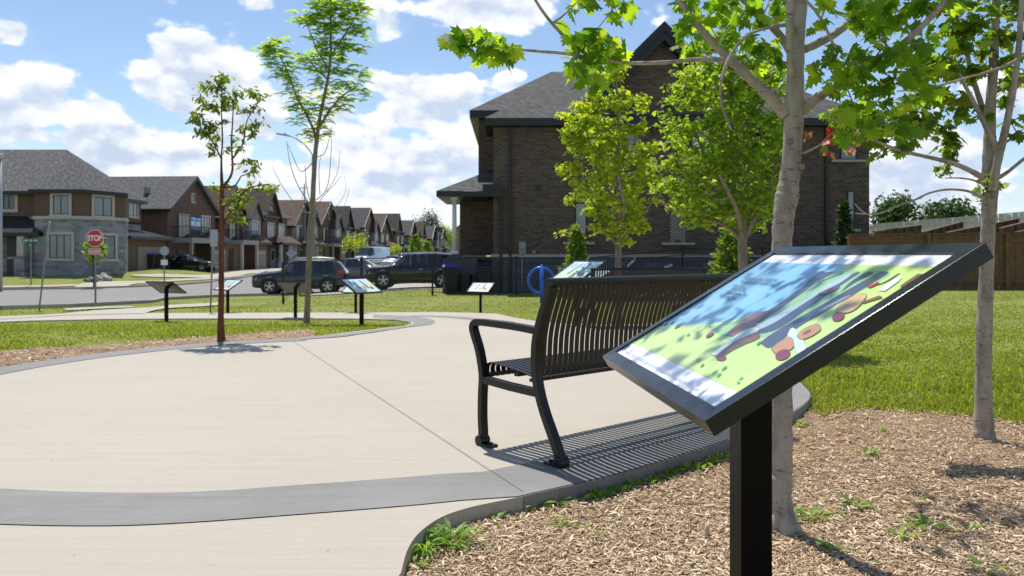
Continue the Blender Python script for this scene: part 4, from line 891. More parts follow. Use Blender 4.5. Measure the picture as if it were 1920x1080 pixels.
for px, Y, h, r, lab, mt in [(1681, 72, 6.9, 2.6, 'left of two dark leafy trees beyond the white fence', F_dark), (1787, 74, 7.2, 2.7, 'right of two dark leafy trees beyond the white fence', F_dark),
    (797, 215, 14.2, 5.2, 'tall round tree above the far roofs near the brick house porch', F_dark), (690, 210, 12.8, 3.6, 'light tree tip above the middle of the far roofs', F_mid), (716, 225, 12.2, 3.4, 'low tree crown between the far roofs', F_mid), (763, 228, 12.0, 3.2, 'tree crown left of the tall round one', F_mid), (832, 235, 11.0, 3.4, 'smaller tree beside the far end of the street', F_mid),
    (655, 108, 4.6, 1.3, 'young street tree before the houses, left one', F_lime), (676, 104, 4.8, 1.4, 'young street tree before the houses, near the white van', F_lime), (742, 126, 3.6, 1.1, 'little lime green street tree farther on', F_lime), (177, 44, 3.7, .62, 'bright sapling right behind the stop sign', F_mid)]:
    b = gb(px, Y); far_tree(b, h, r, lab, 2600 if r > 2 else 600, .5 if r > 4 else .40 if r > 2 else .22, mt)
# ------------------------------------------------------------ house helpers
BR_dark = brick('dark_brown_brick', (0.122, 0.078, 0.053), (0.027, 0.018, 0.014), (0.167, 0.132, 0.103), .26, .088, .011)
BR_brown = brick('brown_brick', (0.161, 0.085, 0.054), (0.096, 0.049, 0.034), (0.161, 0.125, 0.101))
BR_red = brick('red_brick', (0.198, 0.081, 0.056), (0.125, 0.052, 0.036), (0.161, 0.120, 0.103))
BR_tan = brick('tan_brick', (0.298, 0.196, 0.127), (0.209, 0.132, 0.086), (0.264, 0.212, 0.173))
STONE = brick('grey_stone_block', (0.337, 0.337, 0.359), (0.113, 0.115, 0.129), (0.292, 0.281, 0.275), .55, .22, .018, .85, .5)
STONE_dk = brick('dark_stone_block', (0.122, 0.126, 0.148), (0.061, 0.065, 0.078), (0.041, 0.043, 0.046), .58, .25, .012, .85, .5)
SH_grey = shingle('grey_shingle', (0.075, 0.074, 0.075), (0.049, 0.049, 0.050)); SH_dk = shingle('charcoal_shingle', (0.056, 0.053, 0.055), (0.027, 0.026, 0.028)); SH_br = shingle('brown_shingle', (0.096, 0.061, 0.045), (0.062, 0.040, 0.031))
TRIMD = pm('dark_trim', (0.008, 0.008, 0.009), .45, 0, .1, 4); TRIMW = pm('cream_trim', (0.451, 0.418, 0.374), .7, 0, .08, 4); TRIMG = pm('grey_trim', (0.293, 0.282, 0.273), .7, 0, .08, 4)
WHITEP = pm('white_column_paint', (.62, .62, .58), .5, 0, .05, 4); GL_d = glass('window_glass', (.055, .07, .08)); GL_b = glass('curtained_glass', (.22, .26, .27), .12); METR = pm('black_metal_roof', (0.024, 0.026, 0.029), .35, .3, .1, 2)
GAR = pm('garage_panel', (0.210, 0.168, 0.133), .6, 0, .05, 3); DOORD = pm('dark_door', (.03, .026, .024), .4, 0, .1, 3); SILL = pm('stone_sill', (.36, .34, .31), .8, 0, .1, 6); GLB2 = glass('sky_lit_glass', (.10, .19, .26), .05)
def hip_roof(mb, x0, x1, y0, y1, ze, zr, axis='x', rise_end=1.0, rx0=None, rx1=None, th=.20, mi=0, edge=1):
    """hip roof with a ridge along x (or y), a fascia box below the eave"""
    if axis == 'x':
        h = (y1 - y0) / 2; a = x0 + h * rise_end if rx0 is None else rx0; b = x1 - h * rise_end if rx1 is None else rx1; ym = (y0 + y1) / 2
        v = [(x0,y0,ze),(x1,y0,ze),(x1,y1,ze),(x0,y1,ze),(a,ym,zr),(b,ym,zr)]; f = [(0,1,5,4),(1,2,5),(2,3,4,5),(3,0,4)]
    else:
        h = (x1 - x0) / 2; a = y0 + h * rise_end; b = y1 - h * rise_end; xm = (x0 + x1) / 2
        if a > b: a = b = (y0 + y1) / 2
        v = [(x0,y0,ze),(x1,y0,ze),(x1,y1,ze),(x0,y1,ze),(xm,a,zr),(xm,b,zr)]; f = [(0,1,4),(1,2,5,4),(2,3,5),(3,0,4,5)]
    mb.add(v, f, mi)
    mb.box(x0 + .01, x1 - .01, y0 + .01, y1 - .01, ze - th, ze - .004, edge)
def wnd(parent, c, ax, w, h, n=2, trim=TRIMW, tw=.16, gl=GL_d, out=.05, sill=True, bars=TRIMD, lab=None, hbar=False):
    """window on a wall: c centre, ax direction along the wall (unit), outward = ax rotated -90 deg"""
    c = Vector(c); ax = Vector(ax).normalized(); o = Vector((ax.y, -ax.x, 0)); up = Vector((0,0,1))
    fr = MB()
    if trim is not None:
        for s in (-1, 1): fr.obox(c + ax * s * (w/2 + tw/2) + o*out*.5, ax*tw/2, o*out/2, up*(h/2), 0)
        fr.obox(c + up * (h/2 + tw/2) + o*out*.5, ax*(w/2 + tw), o*out/2, up*tw/2, 0)
        if sill: fr.obox(c - up * (h/2 + tw/2) + o*(out*.5+.02), ax*(w/2 + tw + .03), o*(out/2+.02), up*tw/2, 0)
    b = .045
    for s in (-1, 1): fr.obox(c + ax*s*(w/2 - b/2) + o*.012, ax*b/2, o*.02, up*h/2, 1)
    for s in (-1, 1): fr.obox(c + up*s*(h/2 - b/2) + o*.012, ax*(w/2 - b - .001), o*.02, up*b/2, 1)
    for k in range(1, n): fr.obox(c + ax*(w*k/n - w/2) + o*.012, ax*b/2, o*.018, up*(h/2 - b - .001), 1)
    if hbar: fr.obox(c + o*.012, ax*(w/2 - b - .002), o*.016, up*b/2, 1)
    W_ = fr.build('window', [trim or bars, bars], parent)
    p = MB(); p.obox(c + o*.004, ax*(w/2 - .002), o*.006, up*(h/2 - .002)); p.build('pane', gl, W_)
    if lab: W_['label'] = lab
    return W_

# ------------------------------------------------------------ the big brick house on the right
HY = 31.5; hs = F / HY
def hx(px, Y=HY): return (px - 960) / F * Y
def hz(py, Y=HY): return CH + (HOR - py) / F * Y
root = thing('brick_house', (hx(925), HY, -.5), 'big dark brick house with a steep gable, behind the iron picket fence', 'house'); O = Vector(root.location)
X0, X1, Yb = hx(925), hx(1630), HY + 12; ze = hz(232); zf = hz(479)
w = MB(); w.box(X0, X1, HY, Yb, zf, ze); w.box(hx(897, 34), X0 - .003, 34.0, Yb - .4, zf, 7.0)
w.box(hx(862, 34.2), hx(897, 34) - .003, 34.2, 38, zf, 3.7); w.build('wall', BR_dark, root, origin=O)
w = MB(); w.box(X0 - .06, X1 + .06, HY - .06, Yb + .05, -1.2, zf - .07); w.box(hx(862, 34.2) - .06, X0 - .07, 34.1, 38.1, -1.2, zf - .07); w.build('foundation', STONE_dk, root, origin=O)
w = MB(); w.box(X0 - .10, X1 + .10, HY - .10, HY + .05, zf - .068, zf + .05); w.build('foundation_ledge', SILL, root, origin=O)
r = MB()
hip_roof(r, hx(880, 33.5), X1 + .5, 33.5, 45.2, 7.30, 10.35, 'x', rx0=2.0, rx1=11.5, th=.32)
zr = 10.05
v = [(X0 - .35, HY - .42, hz(221, 31.1)), (X1 + .45, HY - .42, hz(221, 31.1)), (10.6, 37.4, zr), (3.8, 37.4, zr), (X0 - .35, 41, hz(221, 31.1)), (X1 + .45, 41, hz(221, 31.1))]
r.add(v, [(0,1,2,3), (0,3,4), (1,5,2), (2,5,4,3)], 0); e0 = v[0][2]
r.box(X0 - .345, X1 + .44, HY - .415, HY - .004, e0 - .30, e0 - .005, 1); r.box(X0 - .345, X0 - .004, HY + .0, 41, e0 - .30, e0 - .006, 1)
# gable with steep rakes
gx, gz_ = hx(1244, 31.2), hz(42, 31.2); lx, lz = hx(1060, 31.2), hz(224, 31.2); rx_, = (2*gx - lx,)
gy0 = HY - .52
def slab(a, b, c, d, t=.10, mi=0): r.prism([a, b, c, d], (0, 0, -t), mi)
slab((lx, gy0, lz), (gx, gy0, gz_), (gx, 38.4, gz_), (lx, 33.0, lz)); slab((gx, gy0, gz_), (rx_, gy0, lz), (rx_, 33.0, lz), (gx, 38.4, gz_))
for s in (-1, 1):
    a = Vector((gx + s*.0, gy0 - .03, gz_ - .02)); b = Vector((gx + s*(gx - lx), gy0 - .03, lz - .02)); d = Vector((0, 0, -.38))
    r.prism([a, b, b + d, a + d], (0, .05, 0), 1); a2 = a + Vector((0,.06,-.12)); b2_ = b + Vector((0,.06,-.12))
    r.prism([a2 + Vector((0,0,-.02)), b2_ + Vector((0,0,-.02)), b2_ + Vector((0,0,-.62)), a2 + Vector((0,0,-.62))], (0, .36, 0), 1)
# smaller steep gable beside it
g2x, g2z = hx(1330, 31.3), hz(108, 31.3); l2x, l2z = hx(1222, 31.3), hz(229, 31.3)
r.build('roof', [SH_dk, TRIMD], root, origin=O)
w = MB(); gw = [(lx + .45, lz - .25), (rx_ - .45, lz - .25), (gx, gz_ - .62)]
w.prism([(x, HY - .004, z) for x, z in gw], (0, .3, 0)); w.prism([(hx(1150), HY - .012, ze - .3), (hx(1340), HY - .012, ze - .3), (hx(1340), HY - .012, hz(140)), (hx(1244), HY - .012, hz(58)), (hx(1150), HY - .012, hz(150))], (0, .1, 0)); w.build('gable_wall', BR_dark, root, origin=O)
w = MB(); 
for s, a0, b0 in ((1, l2x, l2z), (-1, l2x + 2 * (g2x - l2x), l2z)):
    a = Vector((a0, HY - .10, b0)); b = Vector((g2x, HY - .10, g2z)); w = MB(); w.prism([a, b, b + Vector((0,0,-.45)), a + Vector((0,0,-.45))], (0, .08, 0)); w.build('bargeboard', TRIMD, root, origin=O)
# porch
w = MB(); px0, px1 = hx(818, 31.3), hx(942, 31.3)
za, zb = hz(358, 31.2), hz(325, 31.4)
v = [(px0, 31.2, za), (px1, 31.2, za), (px1, 36.4, za), (px0, 36.4, za), (X0 - .02, 33.6, zb + .35), (X0 - .02, 36.4, zb + .35), (px1, 33.0, zb)]
v = [(px0, 31.2, za), (px1, 31.2, za), (px0, 36.4, za), (-.9, 33.9, zb + .42), (-.9, 36.4, zb + .42), (px1, 31.6, zb - .25)]
w.add(v, [(0, 1, 3), (0, 3, 4, 2)], 0); w.box(px0 + .01, px1 - .01, 31.21, 31.49, za - .22, za - .004, 1); w.box(px0 + .01, -1.0, 31.5, 36.3, za - .22, za - .006, 1); w.box(hx(905, 31.3), px1 - .02, 31.24, 31.49, za - .02, za + .28, 1)
w.build('porch_roof', [SH_dk, TRIMD], root, origin=O)
w = MB(); cx = hx(852, 31.6); w.tube([(cx, 31.6, hz(472, 31.6)), (cx, 31.6, za - .2)], [.105, .085], 16); w.box(cx - .15, cx + .15, 31.45, 31.75, hz(476,31.6), hz(470,31.6)); w.box(cx - .13, cx + .13, 31.47, 31.73, za - .34, za - .222); w.build('porch_column', WHITEP, root, origin=O)
w = MB(); w.box(px0 + .25, hx(895, 31.5), 31.35, 34.0, -1.2, hz(484, 31.5)); w.box(cx - .26, cx + .26, 31.33, 31.87, hz(483, 31.5), hz(477, 31.6)); w.build('porch_base', STONE_dk, root, origin=O)
w = MB()
for xx, z1 in ((hx(957), e0 - .3), (hx(1548), e0 - .3), (hx(939), za - .1)): w = MB(); w.box(xx - .05, xx + .05, HY - .13, HY - .03, -.6, z1); w.build('downpipe', TRIMD, root, origin=O)
for (a, b, t, bt, n, g, tr) in [(1176, 1198, 240, 288, 1, GLB2, None), (1296, 1334, 240, 298, 2, GLB2, None), (1575, 1606, 262, 300, 1, GLB2, None), (1078, 1100, 380, 440, 1, GL_b, None), (1588, 1602, 358, 430, 1, GL_b, None)]:
    wnd(root, Vector((hx((a+b)/2), HY - .01, hz((t+bt)/2))) - O, (1,0,0), (b-a)/hs, (bt-t)/hs, n, tr, gl=g, bars=TRIMD)
w = MB()
for a, b, y in [(1165, 1210, 290), (1278, 1350, 300), (1558, 1625, 302), (1055, 1115, 456), (1240, 1302, 457), (1578, 1612, 432)]: w = MB(); w.box(hx(a), hx(b), HY - .12, HY - .001, hz(y + 2.2), hz(y - 2.2)); w.build('window_sill', SILL, root, origin=O)
w = MB(); w.box(hx(1256), hx(1286), HY - .012, HY - .002, hz(454), hz(396), 0)
for k in range(11):
    z = hz(453) + k * .115
    for s in (-1, 1):
        cxx = hx(1271) + s * .15; w.obox((cxx, HY - .022, z + .06), (.15, 0, s * -.12), (0, .008, 0), (.012 * s, 0, .016), 1)
w.build('herringbone_panel', [BR_dark, SILL], root, origin=O)
w = MB(); w.box(hx(973), hx(986), HY - .14, HY - .02, hz(476), hz(454)); w.tube([(hx(979), HY - .08, hz(476)), (hx(979), HY - .08, -.6)], .03, 8); w.tube([(hx(979), HY - .17, hz(466)), (hx(979), HY - .14, hz(466))], .07, 12); w.box(hx(998), hx(1004), HY - .07, HY - .02, hz(475), hz(470)); w.build('meter_box', TRIMG, root, origin=O)
w = MB(); w.tube([(hx(1055,34), 34, hz(215,34)), (hx(1053,34), 34, hz(183,34))], .06, 8); w.tube([(hx(1062,34), 34, hz(214,34)), (hx(1055,34), 34, hz(205,34))], .09, 8); w.build('vent_pipe', TRIMD, root, origin=O)
w = MB()
for px, py in [(1252, 499), (1183, 492)]: w = MB(); w.obox((hx(px), HY - .14, hz(py)), (.16, 0, .05 if px > 1200 else .16), (0, .04, 0), (-.02, 0, .04)); w.build('vent_hood', WHITEP, root, origin=O)
w = MB()
for px, py, ww, hh in [(1008, 352, .10, .12), (1100, 300, .08, .1)]: w = MB(); w.box(hx(px) - ww, hx(px) + ww, HY - .05, HY - .004, hz(py) - hh, hz(py) + hh); w.build('wall_vent', TRIMD, root, origin=O)

# ------------------------------------------------------------ iron fence
def iron_fence(pts, tops, label, pickets, h=1.5):
    P = [Vector((p[0], p[1], p[2])) for p in pts]; root = thing('iron_fence', P[0], label, 'fence'); O = P[0]
    m = MB(); 
    for a, b in zip(P[:-1], P[1:]):
        ta, tb = a + Vector((0,0,h)), b + Vector((0,0,h)); m.bar(ta, tb, .045, .04)
        if pickets:
            m.bar(ta - Vector((0,0,.22)), tb - Vector((0,0,.22)), .03, .03); m.bar(a + Vector((0,0,.12)), b + Vector((0,0,.12)), .03, .03)
            n = int((b - a).length / .125)
            for k in range(1, n): q = a.lerp(b, k / n); m.bar(q + Vector((0,0,.1)), q + Vector((0,0,h - .02)), .012, .012, up=(1,0,0))
        else:
            n = int((b - a).length / .055 / 3)
            for k in range(-6, n):                     # chain link wires
                for s in (1, -1):
                    t0, t1 = k / n, (k + h * 3.0 / (b - a).length * n * .33) / n
                    q0 = a.lerp(b, min(max(t0, 0), 1)); q1 = a.lerp(b, min(max(t1, 0), 1))
                    if (q1 - q0).length > .05: 
                        z0, z1 = (.05, h - .03) if s > 0 else (h - .03, .05); m.bar(q0 + Vector((0,0,z0)), q1 + Vector((0,0,z1)), .004, .004, up=(0,1,0))
    m.build('railing', BLACK, root, origin=O)
    for p in P:
        q = MB(); q.box(p.x - .035, p.x + .035, p.y - .035, p.y + .035, p.z - .15, p.z + h + .04); q.tube([(p.x, p.y, p.z + h + .04), (p.x, p.y, p.z + h + .10)], [.05, .02], 8); q.build('fence_post', BLACK, root, origin=O)
def fpt(px, Y): X = (px - 960) / F * Y; return (X, Y, zt1(X, Y))
iron_fence([fpt(531, 29.2), fpt(678, 29.4), fpt(811, 29.6)], None, 'black chain link fence with slim posts in front of the parked cars', False)
iron_fence([fpt(811, 29.62), fpt(968, 29.8), fpt(1102, 30), fpt(1280, 30), fpt(1430, 30), fpt(1560, 30)], None, 'black picket fence along the foot of the brick house', True, 1.42)
# ------------------------------------------------------------ wooden and vinyl fences on the right
WOOD = pm('weathered_plank', (0.167, 0.094, 0.046), .85, 0, .35, 5, .4, 60, .3, dirt=((0.081, 0.054, 0.036), .6))
VINYL = pm('white_vinyl', (.66, .64, .60), .5, 0, .05, 3)
def plank_fence(a, b, ha, hb, label, base_a=None, base_b=None, post_every=2.4, name='wooden_fence', mat=WOOD, pw=.14, caps=True, cat='fence', group=None):
    a, b = Vector(a), Vector(b); root = thing(name, a, label, cat, group); d = b - a; n = max(1, int(d.length / pw)); m = MB()
    u = Vector((d.x, d.y, 0)).normalized(); nrm = Vector((-u.y, u.x, 0))
    for k in range(n):
        t = (k + .5) / n; h = ha + (hb - ha) * t; q = a.lerp(b, t) + nrm * (.012 if k % 2 else -.004); j = random.uniform(-.015, .01)
        m.obox(q + Vector((0,0,(h + j)/2)), u * pw * .475, nrm * .010, Vector((0,0,(h + j)/2)))
    m.build('planks', mat, root, origin=a)
    m = MB(); m.bar(a + Vector((0,0,ha + .03)), b + Vector((0,0,hb + .03)), .13, .04); m.bar(a + nrm * -.03 + Vector((0,0,ha - .22)), b + nrm * -.03 + Vector((0,0,hb - .22)), .04, .09); m.bar(a + nrm * -.03 + Vector((0,0,.3)), b + nrm * -.03 + Vector((0,0,.3)), .04, .09); m.build('rail', mat, root, origin=a)
    np_ = max(1, int(d.length / post_every))
    for k in range(np_ + 1):
        q = a.lerp(b, k / np_) + nrm * -.06; h = ha + (hb - ha) * k / np_; m = MB(); m.box(q.x - .06, q.x + .06, q.y - .06, q.y + .06, q.z - .1, q.z + h + .03); m.box(q.x - .065, q.x + .065, q.y - .065, q.y + .065, q.z + h + .03, q.z + h + .05); m.build('fence_post', mat, root, origin=a)
Yw = 26.0
plank_fence((hx(1592, Yw), Yw, -.15), (24.5, Yw, -.15), hz(441, Yw) + .15, hz(436, Yw) + .15, 'long brown wooden plank fence across the back of the lawn')
divs = [((1640, 436), (1722, 424)), ((1730, 437), (1800, 418)), ((1775, 438), (1905, 412)), ((1875, 430), (1990, 400)), ((1905, 437), (2030, 415))]
for k, ((ax_, ay_), (bx_, by_)) in enumerate(divs):
    p = at(ax_, ay_, 27.0 + .2 * k); q = at(bx_, by_, 37.0)
    a = Vector((p.x, p.y, -.2)); b = Vector((q.x, q.y, -.2)); plank_fence(a, b, p.z + .2, q.z + .2, ['lowest yard divider fence, nearest the brick house', 'second yard divider fence behind the long plank fence', 'yard divider fence showing left of the second maple trunk', 'yard divider fence rising right of the second maple trunk', 'yard divider fence at the far right behind the long plank fence'][k], group='wooden fences dividing the yards')
p, q = at(1610, 424, 46), at(1990, 393, 40)
plank_fence((p.x, p.y, .3), (q.x, q.y, .3), p.z - .3, q.z - .3, 'white vinyl fence rising behind the wooden yard fences', name='vinyl_fence', mat=VINYL, pw=.3, post_every=2.2)
# ------------------------------------------------------------ row of houses across the street
VD = Vector((.066, 1, 0)).normalized(); RZH = -math.atan(.066)
def railing(parent, a, b, h=1.0, nm='railing'):
    a, b = Vector(a), Vector(b); m = MB(); up = Vector((0,0,h)); m.bar(a + up, b + up, .05, .05); m.bar(a + Vector((0,0,.08)), b + Vector((0,0,.08)), .04, .04); n = max(2, int((b - a).length / .13))
    for k in range(n + 1): q = a.lerp(b, k / n); m.bar(q, q + up, .02, .02, up=(1,0,0))
    return m.build(nm, TRIMD, parent)
def row_house(Y0, Wd, label, br=BR_brown, sh=SH_br, style=0, hip=False, bay=False, eave=5.6, rise=2.9, D=10.5, lower=None, zb=None):
    X = -29.4 + .066 * (Y0 - 66); z0 = zt1(X, Y0 + Wd / 2) if zb is None else zb
    root = thing('row_house', (X, Y0, z0), label, 'house', 'houses in a row across the street', RZH)
    w = MB(); w.box(-D, 0, 0, Wd, -.6, eave); gw = Wd
    g0, g1 = (0, Wd) if style != 2 and not hip else (0, Wd * .62)
    gm = (g0 + g1) / 2
    w.prism([(-.002, g0, eave), (-.002, g1, eave), (-.002, gm, eave + rise - .1)], (-.3, 0, 0)); w.prism([(-D, g0, eave), (-D, g1, eave), (-D, gm, eave + rise - .1)], (.3, 0, 0))
    w.build('wall', br, root)
    low = lower or STONE
    w = MB(); w.box(-.3, .05, .05, Wd - .05, -.6, 1.2 if style == 1 else 2.9); w.build('lower_wall', low, root)
    r = MB(); ov = .45; oy = .4
    for s, y in ((1, g0 - oy), (-1, g1 + oy)):
        zl = eave - oy * rise / (gm - g0) + .06
        r.prism([(ov, y, zl), (ov, gm, eave + rise + .06), (-D - ov, gm, eave + rise + .06), (-D - ov, y, zl)], (0, 0, -.14), 0)
        r.prism([(ov + .03, y, zl + .02), (ov + .03, gm, eave + rise + .08), (ov + .03, gm, eave + rise - .28), (ov + .03, y, zl - .30)], (-.05, 0, 0), 1)
    r.box(-D - .4, ov - .06, g0 - oy - .02, g0 - oy + .10, eave - oy * rise / (gm - g0) - .20, eave - oy * rise / (gm - g0) + .03, 1)
    if hip: hip_roof(r, -D - .42, .38, -.42, Wd + .42, eave + .02, eave + rise * 1.02, 'x', rise_end=.8, th=.2)
    if style == 2 and not hip: hip_roof(r, -D - .4, -.2, g1 - 1.2, Wd + .4, eave + .05, eave + rise * .75, 'x', th=.2)
    r.build('roof', [sh, TRIMD], root)
    for k in range(2): v_ = MB(); v_.box(-3 - 2.2*k, -2.6 - 2.2*k, g0 + 1.6, g0 + 2.0, eave + rise * .42, eave + rise * .42 + .55); v_.build('roof_vent', TRIMG, root)
    ax = (0, 1, 0)
    bd = MB(); bd.box(.052, .10, .02, Wd - .02, 2.92, 3.10); bd.build('stone_band', TRIMW, root)
    if bay:                                        # projecting upper bay with its own little gable
        y0_, y1_ = Wd * .56, Wd * .95; ym_ = (y0_ + y1_) / 2
        b_ = MB(); b_.box(.06, .8, y0_, y1_, 3.12, 5.5); b_.prism([(.8, y0_, 5.5), (.8, y1_, 5.5), (.8, ym_, 7.1)], (-.7, 0, 0)); b_.build('bay_wall', STONE if br is not STONE else br, root)
        b_ = MB()
        for s_, yy in ((1, y0_ - .3), (-1, y1_ + .3)): b_.prism([(1.15, yy, 5.35), (1.15, ym_, 7.45), (-2.2, ym_, 7.45), (-2.2, yy, 5.35)], (0, 0, -.12), 0); b_.prism([(1.17, yy, 5.36), (1.17, ym_, 7.46), (1.17, ym_, 7.14), (1.17, yy, 5.04)], (-.04, 0, 0), 1)
        b_.build('bay_roof', [sh, TRIMD], root); wnd(root, (.81, ym_, 4.35), ax, 1.7, 1.5, 3, TRIMW, .2, GL_b)
    # front: upper windows
    wnd(root, (.01, gm, eave + rise * .35), ax, .5, .7, 1, TRIMW, .12)
    bal = style in (0, 2)
    if bal:
        b0, b1 = .6, Wd * .55
        m = MB(); m.box(.06, 1.9, b0, b1, 2.62, 3.05); m.build('balcony_slab', TRIMG, root)
        for y in (b0 + .15, b1 - .15): c = MB(); c.box(1.62, 1.86, y - .12, y + .12, -.4, 2.62); c.build('column', TRIMW if style else TRIMG, root)
        rl_ = railing(root, (1.84, b0 + .05, 3.05), (1.84, b1 - .05, 3.05)); railing(root, (.1, b0 + .05, 3.05), (1.8, b0 + .05, 3.05))
        d_ = wnd(root, (.06, (b0 + b1)/2, 4.1), ax, 1.8, 2.05, 3, TRIMW, .1, GL_d); 
        wnd(root, (.02, Wd * .78, 4.35), ax, 1.5, 1.5, 3, TRIMW, .2, GL_b)
        dr = MB(); dr.box(.052, .12, b0 + .9, b0 + 1.9, -.2, 2.2); dr.build('door', DOORD, root)
    else:
        wnd(root, (.02, Wd * .3, 4.3), ax, 1.9, 1.6, 3, TRIMW, .2, GL_b); wnd(root, (.02, Wd * .74, 4.3), ax, 1.7, 1.6, 2, TRIMW, .2, GL_b)
        m = MB(); hip_roof(m, .06, 2.2, .3, Wd * .52, 2.95, 3.9, 'y', th=.22); m.build('porch_roof', [sh if style == 1 else METR, TRIMD], root)
        for y in (.65, Wd * .5 - .3): c = MB(); c.box(1.7, 1.98, y - .14, y + .14, .8, 2.72); c.box(1.6, 2.08, y - .24, y + .24, -.5, .8); c.build('column', TRIMW, root)
        wnd(root, (.06, .35 * Wd, 1.5), ax, .9, 1.2, 1, TRIMW, .14, GL_d); dr = MB(); dr.box(.052, .12, .9, 1.85, -.2, 2.1); dr.build('door', DOORD, root)
    # garage wing
    gy0, gy1 = Wd * .57, Wd * .97
    m = MB(); m.box(.052, 1.4, gy0, gy1, -.5, 2.75); m.build('garage_wall', br if style != 1 else low, root)
    m = MB(); hip_roof(m, -.2, 1.9, gy0 - .3, gy1 + .25, 2.9, 3.75, 'y', th=.2); m.build('garage_roof', [METR if style == 0 else sh, TRIMD], root)
    g = MB(); g.box(1.405, 1.44, gy0 + .5, gy1 - .5, -.3, 2.1, 0)
    for k in range(1, 4): g.box(1.441, 1.446, gy0 + .5, gy1 - .5, -.3 + k * .6 - .015, -.3 + k * .6 + .015, 1)
    for k in range(4): yy = gy0 + .6 + (gy1 - gy0 - 1.2) / 4 * k; g.box(1.442, 1.45, yy + .06, yy + (gy1 - gy0 - 1.2) / 4 - .06, 1.62, 1.95, 2)
    g.build('garage_door', [GAR, TRIMD, GL_d], root)
    l = MB(); l.box(1.41, 1.55, gy0 + .12, gy0 + .28, 1.7, 2.1); l.build('wall_lantern', TRIMD, root)
    return root
hs_ = [ # Y0, width, brick, roof, style, eave, rise
 (66, 9.0, BR_brown, SH_grey, 0, 5.7, 3.0, BR_brown, 'brown brick house with grey roof, balcony and hung flag'),
 (76.5, 8.4, BR_red, SH_br, 2, 5.6, 3.0, BR_tan, 'red brick house with brown roof behind the red-brown tree'),
 (87, 7.6, BR_brown, SH_br, 1, 5.7, 3.2, STONE, 'house with stone lower front and a brown gable, third of the row'),
 (96.5, 8.0, BR_tan, SH_br, 1, 5.6, 3.2, BR_tan, 'tan brick house with a brown hooded porch behind the bare twigs'),
 (107, 8.6, BR_brown, SH_br, 0, 5.7, 3.2, STONE, 'brown gabled house with a balcony over the grey car'),
 (118.5, 8.4, BR_brown, SH_dk, 2, 5.7, 3.3, STONE, 'dark roofed house seen above the rear of the grey car'),
 (130, 8.6, BR_tan, SH_dk, 1, 5.8, 3.3, STONE, 'house with dark roof and pale stone front behind the white van'),
 (142, 8.6, BR_red, SH_br, 1, 5.7, 3.2, STONE, 'brown roofed house just beyond the white van'),
 (155, 9.5, BR_brown, SH_dk, 0, 5.8, 3.6, STONE, 'larger dark roofed house above the silver car'),
 (169, 9.0, BR_tan, SH_dk, 1, 5.8, 3.2, STONE, 'tan house with dark roof before the cone shaped conifer'),
 (183, 9.0, BR_red, SH_br, 0, 5.8, 3.2, BR_tan, 'red-brown house above the cone shaped conifer'),
 (197, 9.5, BR_brown, SH_dk, 1, 5.8, 3.2, STONE, 'far dark roofed house near the end of the row'),
 (212, 10, BR_tan, SH_grey, 1, 5.8, 3.2, STONE, 'last pale house of the row, next to the brick house porch')]
for i_, (y0, wd, br_, sh_, st, ev, ri, lw, lab) in enumerate(hs_): row_house(y0, wd, lab, br_, sh_, st, i_ in (2, 5, 8, 10), i_ in (1, 3, 4, 6, 9, 11), ev + (0, 0, .3, -.2, .2, 0, .4, -.1, .3, 0, .2, -.2, 0)[i_], ri, lower=lw)
X = (852 - 960) / F * 262
root = thing('far_house', ((838 - 960) / F * 262, 262, -.2), 'far grey gabled house closing the street, left of the porch column', 'house'); w = MB(); w.box(0, 13, 0, 10, -.5, 7.5); w.prism([(0, 0, 7.5), (13, 0, 7.5), (6.5, 0, 13)], (0, 10, 0)); w.build('wall', BR_tan, root); w = MB()
for s in (-1, 1): w.prism([(6.5, -.5, 13.4), (6.5 + s * 7.3, -.5, 7.0), (6.5 + s * 7.3, 10.5, 7.0), (6.5, 10.5, 13.4)], (0, 0, -.25))
w.build('roof', SH_grey, root); wnd(root, (6.5, -.02, 5), (1,0,0), 2.4, 1.8, 3)
# flag on the first balcony
fb = Vector((-29.4 + 1.94, 66 + 3.9, 0)); 
p0 = at(358, 408, 67.6); p1 = at(374, 430, 67.6)
m = MB(); nfx = 10
vs = []; 
for i in range(nfx + 1):
    for j in range(8):
        t = i / nfx; vs.append((p0.x + 0 * t + .04 * math.sin(t * 9), p0.y + 2.0 * t, p0.z - 1.05 * j / 7 + .02 * math.sin(t * 7)))
for i in range(nfx):
    for j in range(7): m.add([], [], 0); m.f.append([i*8+j, (i+1)*8+j, (i+1)*8+j+1, i*8+j+1]); m.m.append(0 if j in (0,1,5,6) else 1); m.sm.append(True)
m.v = vs; FLB = pm('flag_blue', (.12, .35, .72), .8); FLW = pm('flag_white', (.7, .72, .75), .8); FLY = pm('flag_gold', (.6, .3, .05), .8)
cc = len(m.v); m.add([(vs[0][0] + .05, vs[0][1] + 1.0 + .13 * math.cos(a), p0.z - .52 + .13 * math.sin(a)) for a in [k * math.pi / 4 for k in range(8)]], [tuple(range(8))], 2)
fo = m.build('flag', [FLB, FLW, FLY], origin=(p0.x, p0.y, p0.z - 1), recalc=False); props(fo, 'light blue and white striped flag hung on a balcony rail', 'flag')
sd = fo.modifiers.new('thick', 'SOLIDIFY'); sd.thickness = .01

